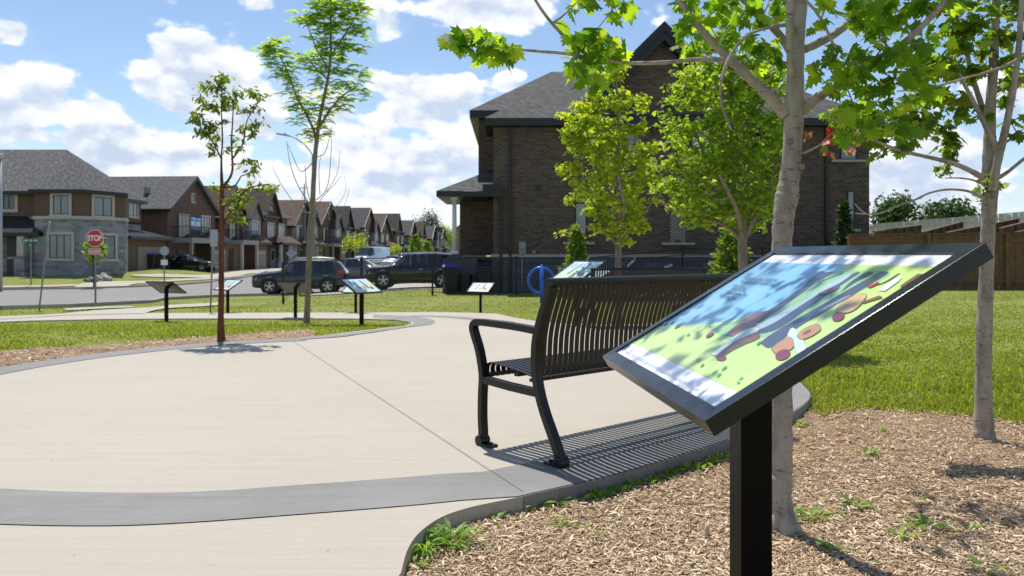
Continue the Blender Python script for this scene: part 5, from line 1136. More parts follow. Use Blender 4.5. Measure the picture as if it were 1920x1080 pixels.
# ------------------------------------------------------------ corner house, far left
ya = 53.0; za_ = zt1(-30, 52); root = thing('corner_house', (-33, ya, za_), 'corner house with grey hip roof and grey stone lower storey behind the stop sign', 'house'); O = Vector(root.location)
foot = [(-50, ya), (hx(65, 51.6) , ya), (hx(65, 51.6), 51.6), (hx(155, 51.6), 51.6), (hx(235, 54.6), 54.6), (hx(240, 56.5) , 56.5), (-29.9, 57.2), (-29.9, 61.0), (-29.9, 62.3), (-50, 62.3)]
zs = hz(405, 51.6); zev = hz(356, 51.6)
def foot_prism(z0, z1, grow=0):
    return [(x, y, z0) for x, y in foot]
w = MB(); w.prism(foot_prism(zs, zev), (0, 0, zev - zs)); w.build('upper_wall', BR_brown, root, origin=O)
w = MB(); w.prism(foot_prism(za_ - .8, 0), (0, 0, zs - .2 - za_ + .8)); w.build('lower_wall', STONE, root, origin=O)
w = MB(); ft = [(-50, ya - .08), (foot[1][0] - .08, ya - .08), (foot[2][0] - .08, 51.52), (foot[3][0] + .05, 51.52), (foot[4][0] + .1, 54.55), (foot[5][0] + .06, 56.5), (-29.84, 57.2), (-29.84, 60), (-50, 60)]
w.prism([(x, y, zs - .2) for x, y in ft], (0, 0, .2)); w.build('stone_band', TRIMW, root, origin=O)
w = MB(); rz_ = hz(277, 57.5); ov = .5
ex1 = -29.5
v = [(-52, ya - ov, zev), (-31.0, ya - ov, zev), (ex1, 57, zev), (ex1, 62.8, zev), (-52, 62.8, zev), (-52, 58.5, rz_), (hx(125, 58.5), 58.5, rz_)]
w.add(v, [(0,1,6,5), (1,2,6), (2,3,6), (3,4,5,6)], 0)
tx = hx(150, 54.0); tz = hz(301, 54.0)
c = [(hx(52, 51.1), 51.1, zev), (hx(156, 51.1), 51.1, zev), (hx(240, 54.4), 54.4, zev), (hx(240, 58), 58, zev), (hx(52, 51.1), 56.5, zev)]
ap = (tx, 54.2, tz); ap2 = (hx(125, 58.5), 58.5, rz_ - .1)
w.add(c + [ap, ap2], [(0,1,5), (1,2,5), (2,3,5), (3,4,5), (4,0,5)], 0)
w.prism([(x, y, zev - .24) for x, y, _ in c], (0, 0, .235), 1); w.box(-52, -31, ya - ov, ya, zev - .24, zev - .006, 1); w.box(-31, ex1 - .02, 57, 62.7, zev - .24, zev - .006, 1)
w.build('roof', [SH_grey, TRIMD], root, origin=O)
wloc = lambda px, py, Y: Vector((hx(px, Y), Y, hz(py, Y)))
k_ = 51.58
def ww(px0, px1, py0, py1, Y, ax=(1,0,0), n=2, g=GL_b, tw=.28, width=None):
    c = (wloc(px0, py0, Y) + wloc(px1, py1, Y)) / 2 - O; wd = width or (px1 - px0) / F * Y; return wnd(root, c, ax, wd, (py1 - py0) / F * Y, n, TRIMW, tw, g)
ww(100, 129, 366, 402, k_, n=2, tw=.20); ww(93, 134, 440, 484, k_, n=3, tw=.20); ww(6, 28, 367, 392, ya - .02, n=2, g=GL_d, tw=.22); ww(19, 28, 437, 482, ya - .02, n=1, g=GL_d, tw=.12)
dirp = (Vector((foot[4][0], foot[4][1], 0)) - Vector((foot[3][0], foot[3][1], 0))).normalized()
def onface(px, py0, py1, wd, n, g, tw=.20):
    p3, p4 = Vector((foot[3][0], foot[3][1], 0)), Vector((foot[4][0], foot[4][1], 0)); s = (px - 960) / F
    t = (s * p3.y - p3.x) / ((p4.x - p3.x) - s * (p4.y - p3.y)); q = p3.lerp(p4, t); c = Vector((q.x, q.y, (hz(py0, q.y) + hz(py1, q.y)) / 2)) + Vector((dirp.y, -dirp.x, 0)) * .01 - O
    wnd(root, c, dirp, wd, (py1 - py0) / F * q.y, n, TRIMW, tw, g)
onface(193, 370, 405, 1.35, 2, GL_b); onface(196, 442, 485, 1.6, 2, GL_b)
wnd(root, (-29.9 - O.x + .02, 61.0 - O.y, hz(387, 61) - O.z), (0, 1, 0), 1.2, 1.5, 2, TRIMW, .2, GL_b)
w = MB(); q0 = wloc(-10, 436, 51.2); q1 = wloc(75, 436, 51.2); zt_ = hz(405, 52.8)
w.add([(q0.x - 2, 51.0, q0.z), (q1.x, 51.0, q0.z), (q1.x, ya - .02, q0.z), (q0.x - 2, ya - .02, zt_), (hx(50, 52.9), ya - .02, zt_), (q0.x - 2, ya-.02, q0.z)], [(0,1,4,3), (1,2,4)], 0); w.box(q0.x - 2, q1.x - .02, 51.02, ya - .04, q0.z - .25, q0.z - .004, 1)
w.build('porch_roof', [METR, TRIMD], root, origin=O)
w = MB(); cx = hx(41, 51.3); w.box(cx - .22, cx + .22, 51.1, 51.5, hz(480, 51.3), q0.z - .25, 0); w.box(cx - .34, cx + .34, 51.0, 51.6, za_ - .6, hz(480, 51.3), 1); w.build('porch_column', [TRIMW, STONE], root, origin=O)
w = MB(); w.box(hx(12, 52.9), hx(33, 52.9), ya - .08, ya - .01, za_ - .1, hz(440, 52.9)); w.build('door', DOORD, root, origin=O)
w = MB(); gxr = hx(300, 63); w.box(-34, gxr, 57.8, 64, za_ - 1, hz(445, 60)); w.build('garage_wall', BR_brown, root, origin=O)
w = MB(); hip_roof(w, -35, gxr + .5, 57.2, 64.6, hz(443, 59), hz(418, 60), 'y', th=.22); w.build('garage_roof', [METR, TRIMD], root, origin=O)
w = MB(); w.box(gxr + .002, gxr + .05, 59.2, 63.2, za_ - 1.0, hz(463, 61)); 
w.build('garage_door', GAR, root, origin=O); w = MB(); w.box(hx(228, 57.7), hx(240, 57.7), 57.74, 57.79, za_ - .5, hz(463, 57.7)); w.build('side_door', DOORD, root, origin=O)
w = MB(); w.tube([(hx(48, 56), 56, hz(338, 56)), (hx(48, 56), 56, hz(328, 56))], .09, 8); w.build('roof_vent', TRIMD, root, origin=O)
# ------------------------------------------------------------ vehicles
TYRE = pm('tyre_rubber', (.02, .02, .02), .85); RIM = pm('alloy_rim', (.42, .43, .44), .3, .8, .1, 20); CGL = glass('car_glass', (.020, .026, .030), .03); REDL = pm('red_lamp', (.45, .01, .01), .2, 0, .1, 8); WL = pm('clear_lamp', (.6, .6, .6), .15, 0, .1, 8)
def paint(name, c, r=.22):
    m = pm(name, c, r, .35, .05, 2); b = [n for n in m.node_tree.nodes if n.type == 'BSDF_PRINCIPLED'][0]; b.inputs['Coat Weight'].default_value = .8; b.inputs['Coat Roughness'].default_value = .04; return m
KINDS = {  # stations along the length: x, lower z, belt z, roof z, half width, roof half width
 'suv': [(-2.28,.42,.78,.80,.70,.60),(-2.20,.32,.86,.92,.82,.62),(-1.9,.28,.93,1.00,.88,.64),(-1.3,.26,.99,1.06,.90,.66),(-1.02,.25,1.02,1.12,.91,.66),(-.45,.25,1.05,1.56,.91,.62),(-.1,.25,1.07,1.66,.91,.64),(.6,.25,1.10,1.68,.91,.64),(1.3,.26,1.13,1.64,.90,.62),(1.75,.28,1.15,1.56,.89,.59),(2.08,.32,1.13,1.22,.86,.62),(2.22,.42,.92,.98,.80,.66)],
 'sedan': [(-2.4,.40,.62,.64,.68,.60),(-2.3,.28,.74,.78,.82,.62),(-1.9,.24,.82,.87,.88,.64),(-1.2,.22,.88,.94,.90,.66),(-.95,.22,.91,.98,.90,.66),(-.25,.22,.93,1.38,.90,.58),(.2,.22,.94,1.44,.90,.60),(.8,.22,.95,1.42,.90,.59),(1.35,.24,.96,1.22,.89,.58),(1.72,.26,.97,1.03,.88,.66),(2.2,.28,.95,.99,.84,.66),(2.35,.40,.80,.84,.74,.62)],
 'van': [(-2.7,.42,.95,1.0,.80,.7),(-2.6,.32,1.15,1.22,.92,.72),(-2.1,.28,1.28,1.5,.98,.80),(-1.5,.28,1.35,2.2,1.0,.84),(-1.2,.28,1.4,2.42,1.0,.88),(0,.28,1.4,2.5,1.0,.88),(2.6,.28,1.4,2.45,1.0,.88),(2.7,.34,1.4,2.40,.98,.86)]}
def make_car(kind, col, label, loc, rz, wr=.35, group=None, roof=None, name='parked_car', cat='car', rails=False):
    S = KINDS[kind]; root = thing(name, loc, label, cat, group, rz); mat = paint('car_paint_' + str(len(MATS)), col); mb = MB(); gl = MB()
    P = spline([tuple(s) for s in S], 4); rings = []
    fx, rx = S[0][0] + .88, S[-1][0] - .88
    if kind == 'van': rx = S[-1][0] - .95
    for x, zl, zb_, zr_, hw, rw in P:
        zl_ = zl
        zh = zr_ - zb_
        pts = [(0, zl_), (hw * .90, zl_), (hw * .985, zl_ + .14), (hw, (zl_ + zb_) * .52), (hw * .985, zb_ - .10), (hw * .93, zb_), (rw + (hw * .93 - rw) * .06 if zh > .15 else rw * 1.15, zr_ - min(.07, zh * .35)), (rw * .85, zr_ - .01), (0, zr_ + .012)]
        rings.append([(x, y, z) for y, z in pts] + [(x, -y, z) for y, z in pts[-2:0:-1]])
    n = len(rings[0]); allv = [v for r_ in rings for v in r_]
    glass_lo = [i for i, s in enumerate(P) if s[3] - s[2] > .16]
    for i in range(len(P) - 1):
        for k in range(n):
            q = [i*n + k, i*n + (k+1) % n, (i+1)*n + (k+1) % n, (i+1)*n + k]; x = (P[i][0] + P[i+1][0]) / 2; zh = (P[i][3] - P[i][2] + P[i+1][3] - P[i+1][2]) / 2
            side = k in (5, n - 6); top = k in (6, 7, n - 7, n - 8); wind = top and P[i+1][3] - P[i][3] > .028 and zh > .12 and x < .2; back = top and P[i][3] - P[i+1][3] > .045 and zh > .1 and x > .5
            isg = (side and zh > .22) or wind or back
            if kind == 'van' and x > -1.0: isg = False
            if isg: gl.f.append(q); gl.m.append(0); gl.sm.append(True)
            else: mb.f.append(q); mb.m.append(0); mb.sm.append(True)
    mb.v = allv; gl.v = list(allv); mb.f += [list(range(n))[::-1], [(len(P)-1)*n + k for k in range(n)]]; mb.m += [0, 0]; mb.sm += [False, False]
    # dark arches and lower trim
    for cxw in (fx, rx):
        for s in (1, -1): mb.tube([(cxw + (wr + .07) * math.cos(a), s * (S[4][4] - .005), wr + (wr + .07) * math.sin(a)) for a in [R(8 + k * 16.4) for k in range(11)]], .035, 6, 1); mb.disc((cxw, s * (S[4][4] - .02), wr), (0,1,0), wr + .06, .05, 24, 1)
    for s in (1, -1): mb.box(fx + wr + .05, rx - wr - .05, s * S[5][4] - .02, s * S[5][4] + .012, S[5][1] - .02, S[5][1] + .13, 1)
    body = mb.build('body', [mat, pm('car_plastic', (.015, .015, .016), .6)], root)
    gl.build('window', CGL, root)
    # pillars and door lines
    pl = MB()
    for x in {'suv': (-.05, .95, 1.62), 'sedan': (.15, 1.12), 'van': (-.9,)}[kind]:
        a = min(P, key=lambda s: abs(s[0] - x))
        for s in (1, -1): pl.bar((x, s * (a[4] * .935), a[2]), (x + .06, s * (a[5] + .012), a[3] - .06), .07, .02, up=(0, 1, 0)); pl.box(x - .006, x + .006, s * a[4] - .004, s * a[4] + .006, a[1] + .16, a[2] - .08, 0)
    pl.build('pillar', pm('car_plastic', (.015, .015, .016), .6), root)
    if rails:
        rr = MB()
        for s in (1, -1): rr.tube([(-.35, s * .60, 1.62), (-.1, s * .62, 1.735), (.8, s * .62, 1.755), (1.45, s * .60, 1.71), (1.6, s * .58, 1.64)], .022, 6)
        rr.build('roof_rail', GALV, root)
    hd = MB(); z = S[1][2]
    for s in (1, -1): hd = MB(); hd.obox((S[1][0] + .06, s * .68, z - .14), (.12, s * .05, 0), (0, .14, 0), (.02, 0, .07)); hd.build('headlight', WL, root, bevel=.02)
    for s in (1, -1):
        zz = S[-2][2] - .10; t_ = MB(); t_.obox((S[-2][0] - .10, s * (S[-2][4] - .05), zz), (.20, 0, .0), (0, .07, 0), (-.03, 0, .085)); t_.build('taillight', REDL, root, bevel=.02)
    for s in (1, -1): t_ = MB(); t_.obox((-.62, s * (S[5][4] + .09), S[5][2] + .08), (.06, 0, 0), (0, .09, 0), (0, 0, .07)); t_.build('wing_mirror', mat, root, bevel=.02)
    for s in (1, -1):
        for x in ({'suv': (.35, 1.25), 'sedan': (.45, 1.3), 'van': (-.3,)}[kind]): t_ = MB(); t_.obox((x, s * (S[5][4] + .012), S[5][2] - .17), (.09, 0, 0), (0, .014, 0), (0, 0, .016)); t_.build('door_handle', GALV, root)
    for cxw in (fx, rx):
        for s in (1, -1):
            t_ = MB(); yy = s * (S[4][4] - .085); t_.disc((cxw, yy, wr), (0,1,0), wr, .21, 28); wo = t_.build('wheel', TYRE, root, bevel=.02)
            r_ = MB(); yo = yy + s * .108; r_.disc((cxw, yo - s * .006, wr), (0,1,0), wr * .66, .012, 24, 1)
            r_.tube([(cxw + wr * .63 * math.cos(a), yo, wr + wr * .63 * math.sin(a)) for a in [2*math.pi*k/24 for k in range(25)]], .014, 5, 0, False)
            for k in range(5):
                a = 2*math.pi*k/5 + .3; d = Vector((math.cos(a), 0, math.sin(a))); c_ = Vector((cxw, yo, wr)); r_.bar(c_ + d * .03, c_ + d * wr * .62, .075, .018, up=(0, 1, 0))
            r_.disc((cxw, yo + s * .01, wr), (0,1,0), .055, .02, 12); r_.build('rim', [RIM, TYRE], wo)
    return root
def carz(X, Y): return zt1(X, Y) + .045
X, Y = hx(567, 38.2), 38.2; zc = hz(551.5, 37.6)
make_car('suv', (.016, .021, .029), 'blue-grey SUV with silver roof rails parked behind the chain link fence', (X, Y, max(zc, carz(X, Y))), R(6), .36, rails=True)
X, Y = hx(778, 36.8), 36.8; make_car('suv', (.006, .007, .010), 'dark navy SUV parked in front of the house porch, behind the fence', (X, Y, carz(X, Y)), R(3), .37)
X, Y = hx(676, 47), 47; make_car('sedan', (.10, .11, .12), 'silver-grey car with only roof and windscreen showing between two SUVs', (X, Y, -.62), R(172), .33)
X, Y = hx(697, 98), 98; make_car('van', (.72, .73, .74), 'white delivery van parked beyond the other cars', (X, Y, carz(X, Y) - .0), R(68), .36, name='parked_van', cat='van')
X, Y = hx(355, 66), 66.0; make_car('sedan', (.020, .024, .032), 'dark blue saloon on the driveway before the balcony house', (X, Y, carz(X, Y) + .02), R(176), .33)
for px, Y, c_, lab, rz_, k_ in [(752, 112, (.08,.08,.09), 'dark car far off in front of the street conifers', 80, 'suv'), (735, 92, (.5,.5,.52), 'light car far along the street', 85, 'sedan'), (278, 72, (.02,.02,.025), 'black car behind the wheelie bins at the corner house', 90, 'suv')]:
    X = hx(px, Y); make_car(k_, c_, lab, (X, Y, carz(X, Y)), R(rz_))
# ------------------------------------------------------------ wheelie bins
BINB = pm('bin_black', (.012, .013, .014), .5); LIDB = pm('lid_blue', (.05, .04, .42), .4); LIDK = pm('lid_black', (.03, .03, .035), .4); BINBL = pm('bin_blue', (.02, .09, .40), .5)
def make_bin(X, Y, lab, lid, rz=0, s=1.0, body=BINB, z=None, open_=0):
    root = thing('wheelie_bin', (X, Y, zt1(X, Y) + .03 if z is None else z), lab, 'bin', 'wheelie bins', rz); root.scale = (s, s, s)
    b = MB(); v = [(-.22,-.24,.05),(.22,-.24,.05),(.22,.24,.05),(-.22,.24,.05),(-.30,-.34,.98),(.30,-.34,.98),(.30,.34,.98),(-.30,.34,.98)]
    b.add(v, [(0,1,5,4),(1,2,6,5),(2,3,7,6),(3,0,4,7),(3,2,1,0),(4,5,6,7)]); b.box(-.32,.32,-.36,-.30,.90,.985); b.box(-.32,-.28,-.30,.34,.90,.985); b.box(.28,.32,-.30,.34,.90,.985); b.tube([(-.26,.40,.95),(.26,.40,.95)], .02, 6)
    b.build('body', body, root, bevel=.012)
    l = MB(); l.add([(-.33,-.40,.99),(.33,-.40,.99),(.33,.38,.99),(-.33,.38,.99),(-.27,-.32,1.06),(.27,-.32,1.06),(.27,.32,1.085),(-.27,.32,1.085)], [(0,1,5,4),(1,2,6,5),(2,3,7,6),(3,0,4,7),(3,2,1,0),(4,5,6,7)]); l.build('lid', lid, root, bevel=.01)
    for sx in (-1, 1): w_ = MB(); w_.disc((sx * .25, .27, .11), (1,0,0), .11, .05, 16); w_.build('wheel', TYRE, root)
make_bin(hx(845, 30.9), 30.9, 'black wheelie bin with blue lid beside the fence post by the porch', LIDB, R(8), 1.05)
make_bin(hx(873, 31.0), 31.0, 'low grey-black bin between the blue lidded bin and the picket fence', LIDK, R(-10), .70)
make_bin(hx(908, 31.0), 31.0, 'black lidded bin behind the lone storybook panel', LIDK, R(4), 1.0)
for k, (px, Y, lab, lid, bd) in enumerate([(243, 61, 'blue lidded bin leftmost of the cluster at the corner house', LIDB, BINB), (260, 61.4, 'second blue lidded bin of the cluster at the corner house', LIDB, BINB), (281, 61, 'third blue lidded bin of the cluster, with a pale sticker glare', LIDB, BINB), (297, 62, 'black lidded bin rightmost of the cluster at the corner house', LIDK, BINB),
    (425, 88, 'all blue recycling bin on a porch step behind the red-brown tree', LIDB, BINBL), (449, 83, 'blue lidded bin left of the pair by the stone fronted house', LIDB, BINB), (473, 83.5, 'blue lidded bin right of the pair by the stone fronted house', LIDB, BINB), (545, 96, 'dark bin by the porch rail behind the roof of the grey SUV', LIDK, BINB)]):
    make_bin(hx(px, Y), Y, lab, lid, R(80 + 10 * k), 1.12 if k < 4 else 1.25, bd)
# ------------------------------------------------------------ street signs and poles
SGR = pm('stop_red', (.55, .018, .022), .4, 0, .05, 6); SGW = pm('sign_white', (.75, .75, .75), .4, 0, .04, 6); SGG = pm('street_sign_green', (.02, .22, .12), .4, 0, .06, 6); SGK = pm('sign_back', (.36, .38, .39), .45, .4, .08, 6); PINK = pm('tab_pink', (.62, .30, .28), .5)
def text_part(txt, size, mat, parent, loc, name='lettering', rot=(R(90), 0, 0), ext=.003, bold=.0):
    cu = bpy.data.curves.new(name, 'FONT'); cu.body = txt; cu.size = size; cu.align_x = 'CENTER'; cu.align_y = 'CENTER'; cu.extrude = ext; cu.offset = bold
    o = bpy.data.objects.new(name, cu); COL.objects.link(o)
    dg = bpy.context.evaluated_depsgraph_get(); me = bpy.data.meshes.new_from_object(o.evaluated_get(dg)); bpy.data.objects.remove(o)
    o = bpy.data.objects.new(name, me); COL.objects.link(o); me.materials.clear(); me.materials.append(mat); o.parent = parent; o.location = loc; o.rotation_euler = rot; return o
g = gp(179, 574, zt1); s_ = F / g.y; root = thing('stop_sign', g, 'red octagonal STOP sign on a steel post at the near kerb', 'road sign'); zc = (574 - 447) / s_; Rr = 17.2 / s_
m = MB(); m.tube([(0,0,-.1),(0,0,zc + Rr * .9)], .035, 8); m.build('pole', DPOLE, root)
oc = lambda r: [(r * math.cos(R(22.5 + 45*k)), -.05, zc + r * math.sin(R(22.5 + 45*k))) for k in range(8)]
m = MB(); m.prism(oc(Rr), (0, .008, 0), 0); m.build('white_border', SGW, root); m = MB(); m.prism([(x, -.054, z) for x, _, z in oc(Rr * .93)], (0, .003, 0)); m.build('face', SGR, root)
text_part('STOP', Rr * .80, SGW, root, (0, -.056, zc), bold=.010).scale = (.80, 1.05, 1)
m = MB(); m.box(-.24, .24, -.05, -.042, zc - Rr - .27, zc - Rr - .02); tb = m.build('tab', PINK, root); text_part('ALL-WAY', .11, SGW, root, (0, -.053, zc - Rr - .145))
# green street name blades
g = gp(58, 536, zt1); s_ = F / g.y; root = thing('street_name_sign', g, 'two green street name blades on a thin post by the left road edge', 'street sign'); zc = (536 - 455) / s_
m = MB(); m.tube([(0,0,-.1),(0,0,zc + .2)], .035, 8); m.build('pole', DPOLE, root)
for k, (a, dz) in enumerate(((R(12), .13), (R(-50), -.13))):
    d = Vector((math.cos(a), math.sin(a), 0)); m = MB(); m.obox((0, -.05, zc + dz), d * .46, Vector((-d.y, d.x, 0)) * .006, (0, 0, .11)); m.build('name_blade', SGG, root)
    for j in range(-5, 6):
        if j in (-1, 2): continue
        m = MB() if j == -5 else m
        if j == -5: pass
        m.obox(Vector((0, -.05, zc + dz)) + d * j * .07 + Vector((d.y, -d.x, 0)) * .010, d * .022, Vector((-d.y, d.x, 0)) * .002, (0, 0, random.uniform(.035, .055)))
    m.build('lettering', SGW, root)
def pole_sign(pb, pt, name, label, shape, cat='road sign', r=3.0, plate=None, mat=SGK, yaw=0):
    g = gp(*pb, zt1); Y = g.y; s_ = F / Y; t = at(pt[0], pt[1], Y); root = thing(name, g, label, cat); m = MB(); m.tube([(0,0,-.15), t - g], r / s_ / 1.6, 8); m.build('pole', DPOLE, root)
    for kind, (x0, y0, x1, y1), mt in shape:
        a, b = at(x0, y0, Y - .06) - g, at(x1, y1, Y - .06) - g; c = (a + b) / 2; m = MB()
        if kind == 'rect': m.box(min(a.x, b.x), max(a.x, b.x), c.y, c.y + .01, min(a.z, b.z), max(a.z, b.z))
        elif kind == 'disc': m.disc(c, (0,1,0), abs(b.x - a.x) / 2, .012, 28)
        elif kind == 'diamond': h = abs(b.x - a.x) / 2; m.prism([c + Vector((h,0,0)), c + Vector((0,0,h)), c + Vector((-h,0,0)), c + Vector((0,0,-h))], (0, .01, 0))
        m.build('sign_plate', mt, root, bevel=.004)
    return root
pole_sign((394, 587), (400, 431), 'parking_sign', 'grey back of a tall rectangular sign on a leaning post left of the red-brown tree', [('rect', (394, 431, 408, 462), SGK)], r=2.6)
pole_sign((72, 582), (93, 416), 'leaning_post', 'leaning bare steel post with a small cap at the near road edge', [('disc', (90, 414.5, 96, 420.5), SGK)], 'post', r=2.4)
pole_sign((308, 530), (308, 462), 'road_sign', 'small round grey-backed sign with a white plate below, before the dark saloon', [('disc', (300, 462, 317, 479), SGK), ('rect', (301.5, 487, 314.5, 497), SGW)], r=2)
pole_sign((545, 508), (545, 470), 'road_sign', 'pale diamond sign back above the bonnet of the grey SUV', [('diamond', (536, 466, 555, 485), SGK)], r=1.6)
# lamp posts
Y = 62; X = hx(587, Y); g = Vector((X, Y, zt1(X, Y))); root = thing('street_lamp', g, 'tall grey street lamp with a curved arm behind the feathery tree', 'street lamp'); m = MB(); zt_ = hz(290, Y) - g.z
m.tube([(0,0,-.2),(0,0,zt_ * .5),(0,0,zt_)], [.16, .13, .10], 10); m.build('pole', DPOLE, root)
m = MB(); q = [(587,292),(582,284),(572,272),(556,260),(542,254)]; m.tube([at(x, y, Y) - g for x, y in q], .05, 6); m.build('arm', DPOLE, root)
m = MB(); a = at(518.5, 250.5, Y) - g; b = at(543, 255, Y) - g; m.bar(a, b, .30, .10); m.bar(a + (b - a) * .55 + Vector((0,0,.1)), a + (b - a) * .75 + Vector((0,0,.1)), .1, .1); m.build('lamp_head', GALV, root)
Y = 40; X = hx(1, Y); g = Vector((X, Y, zt1(X, Y))); root = thing('street_lamp', g, 'lamp pole cut off by the left edge of the view', 'street lamp'); m = MB(); m.tube([(0,0,-.2),(0,0,hz(296,Y) - g.z)], [.10,.07], 10); m.build('pole', GALV, root); m = MB(); m.tube([(0,0,hz(299,Y)-g.z),(0,0,hz(288,Y)-g.z)], .11, 8); m.build('cap', GALV, root)
Y = 100; X = hx(571, Y); g = Vector((X, Y, zt1(X, Y))); root = thing('utility_pole', g, 'thin dark pole just left of the feathery tree trunk, farther off', 'pole'); m = MB(); m.tube([(0,0,-.2),(0,0,hz(345,Y)-g.z)], [.16,.10], 8); m.tube([(-.5,0,hz(352,Y)-g.z),(.5,0,hz(352,Y)-g.z)], .05, 6); m.build('pole', DPOLE, root)
# boulder
def rock(loc, sx, sy, sz, lab, mat):
    bm = bmesh.new(); bmesh.ops.create_icosphere(bm, subdivisions=3, radius=1)
    for v in bm.verts: v.co *= 1 + .16 * math.sin(v.co.x * 4 + 1) * math.cos(v.co.y * 5) + .08 * math.sin(v.co.z * 9 + v.co.x * 7); v.co = Vector((v.co.x * sx, v.co.y * sy, v.co.z * sz))
    me = bpy.data.meshes.new('boulder'); bm.to_mesh(me); bm.free(); me.materials.append(mat); o = bpy.data.objects.new('boulder', me); COL.objects.link(o); o.location = loc; props(o, lab, 'boulder')
ROCK = pm('granite', (.33, .29, .26), .9, 0, .3, 3, .5, 10); ROCKD = pm('dark_granite', (.12, .12, .125), .9, 0, .3, 3)
g = gp(194, 525, zt1); rock(g, .50, .4, .42, 'pale pinkish boulder on the grass to the right of the stop sign post', ROCK); g = gp(170, 527, zt1); rock(g, .42, .35, .26, 'low dark boulder right behind the stop sign post', ROCKD)
# fire hydrant-like utility pieces near the corner house are left as low shrubs
def shrub(base, r, h, lab, n=350, mat=F_mid, size=.10):
    root = thing('shrub', base, lab, 'shrub'); mb = MB()
    for k in range(5): a = k * 1.3; mb.tube([base, base + Vector((r*.4*math.cos(a), r*.4*math.sin(a), h*.7))], [.015, .005], 5)
    mb.build('stems', BK_dark, root, origin=base); P = np.array(base) + RNG.normal(0, 1, (n, 3)) * [r*.5, r*.5, h*.22] + [0, 0, h*.5]; leaves_mesh('foliage', P, size, mat, root, base, 'small', 0, .4)
shrub(gp(565, 556, zt1) + Vector((0,0,0)), .25, .3, 'tuft of weeds under the chain link fence by the grey SUV', 120)
shrub(Vector((hx(590, 92), 92, zt1(hx(590,92), 92))), .9, 1.3, 'round shrub by a porch behind the grey SUV', 300, size=.25)

# ------------------------------------------------------------ grass, chips, weeds
def inpoly(X, Y, poly):
    P = np.array(poly); c = np.zeros(len(X), bool); j = len(P) - 1
    for i in range(len(P)):
        xi, yi, xj, yj = P[i][0], P[i][1], P[j][0], P[j][1]
        t = ((yi > Y) != (yj > Y)) & (X < (xj - xi) * (Y - yi) / (yj - yi + 1e-12) + xi); c ^= t; j = i
    return c
def noise2(X, Y, s, seed=0):
    return (np.sin(X*s*1.3 + 1.7*np.sin(Y*s*.9 + seed)) + np.sin(Y*s*1.7 + 1.3*np.sin(X*s*1.1 + seed*2)) + .7*np.sin((X+Y)*s*2.9 + seed) + .5*np.sin((X-Y*1.3)*s*5.1 + seed)) / 3.2
SIDE_PATH = XY([(0, 597), (120, 589), (230, 580), (320, 572.5), (411, 568), (411, 572.5), (340, 577), (285, 584), (270, 589), (120, 592.5), (0, 600)])
def scatter_grass(n, y0, y1, x0s, x1s, h, name='grass', hmul=1.0, wk=.00055, w0=.0016, seed=0, mat=None, polys_ex=(), hs=.3, edge=None):
    t = RNG.uniform(0, 1, n); Y = 1 / (1/y0 + t * (1/y1 - 1/y0)); s = RNG.uniform(x0s, x1s, n); X = s * Y
    keep = np.ones(n, bool)
    for p in polys_ex: keep &= ~inpoly(X, Y, p)
    nn = noise2(X, Y, 1.1, seed) + .7 * noise2(X, Y, 4.3, seed + 2); keep &= RNG.uniform(-1.3, 1, n) < nn + .5
    X, Y, nn = X[keep], Y[keep], nn[keep]; n = len(X); Z = zt(X, Y)
    hh = h * (1 + .35 * nn) * np.clip(RNG.normal(1, hs, n), .3, 1.9); w = (w0 + wk * Y) * RNG.uniform(.6, 1.4, n); a = RNG.uniform(0, 2*np.pi, n); l = RNG.uniform(0, 1, n) ** 1.3 * hh * 1.1; b = RNG.uniform(0, 2*np.pi, n)
    dx, dy = np.cos(a) * w, np.sin(a) * w; lx_, ly_ = np.cos(b) * l, np.sin(b) * l
    V = np.empty((n, 5, 3)); V[:,0] = np.stack([X - dx, Y - dy, Z - .01], -1); V[:,1] = np.stack([X + dx, Y + dy, Z - .01], -1); V[:,2] = np.stack([X + dx*.8 + lx_*.35, Y + dy*.8 + ly_*.35, Z + hh*.6], -1); V[:,3] = np.stack([X - dx*.8 + lx_*.35, Y - dy*.8 + ly_*.35, Z + hh*.6], -1); V[:,4] = np.stack([X + lx_, Y + ly_, Z + hh*.92], -1)
    o = (np.arange(n) * 5)[:, None]; q = o + np.array([[0,1,2,3]]); tr = o + np.array([[3,2,4]])
    ob = np_mesh(name, V.reshape(-1, 3), [q, tr], mat or F_grass); props(ob, None, None, None, 'stuff'); return ob
F_grass = foliage('grass_blade', [(.0, (.12, .165, .016)), (.45, (.22, .28, .028)), (.8, (.37, .39, .075)), (.93, (.44, .42, .14)), (1.0, (.52, .46, .24))], .45, .5, wg=.55, wn=.55, ns=1.1)
BEDX = [(x, y) for x, y in BED]; 
g1 = scatter_grass(170000, 4.2, 27, -.02, .75, .019, 'lawn_grass', polys_ex=(PAVE, BEDX)); props(g1, 'sunlit clipped lawn grass right of the plaza', 'grass')
g2 = scatter_grass(80000, 7.0, 34, -.72, .05, .026, 'island_grass', polys_ex=(PAVE, LBED, SIDE_PATH, ROAD + road_right[:2] + RFAR), seed=3); props(g2, 'lawn grass on the island and verge left of the plaza', 'grass')
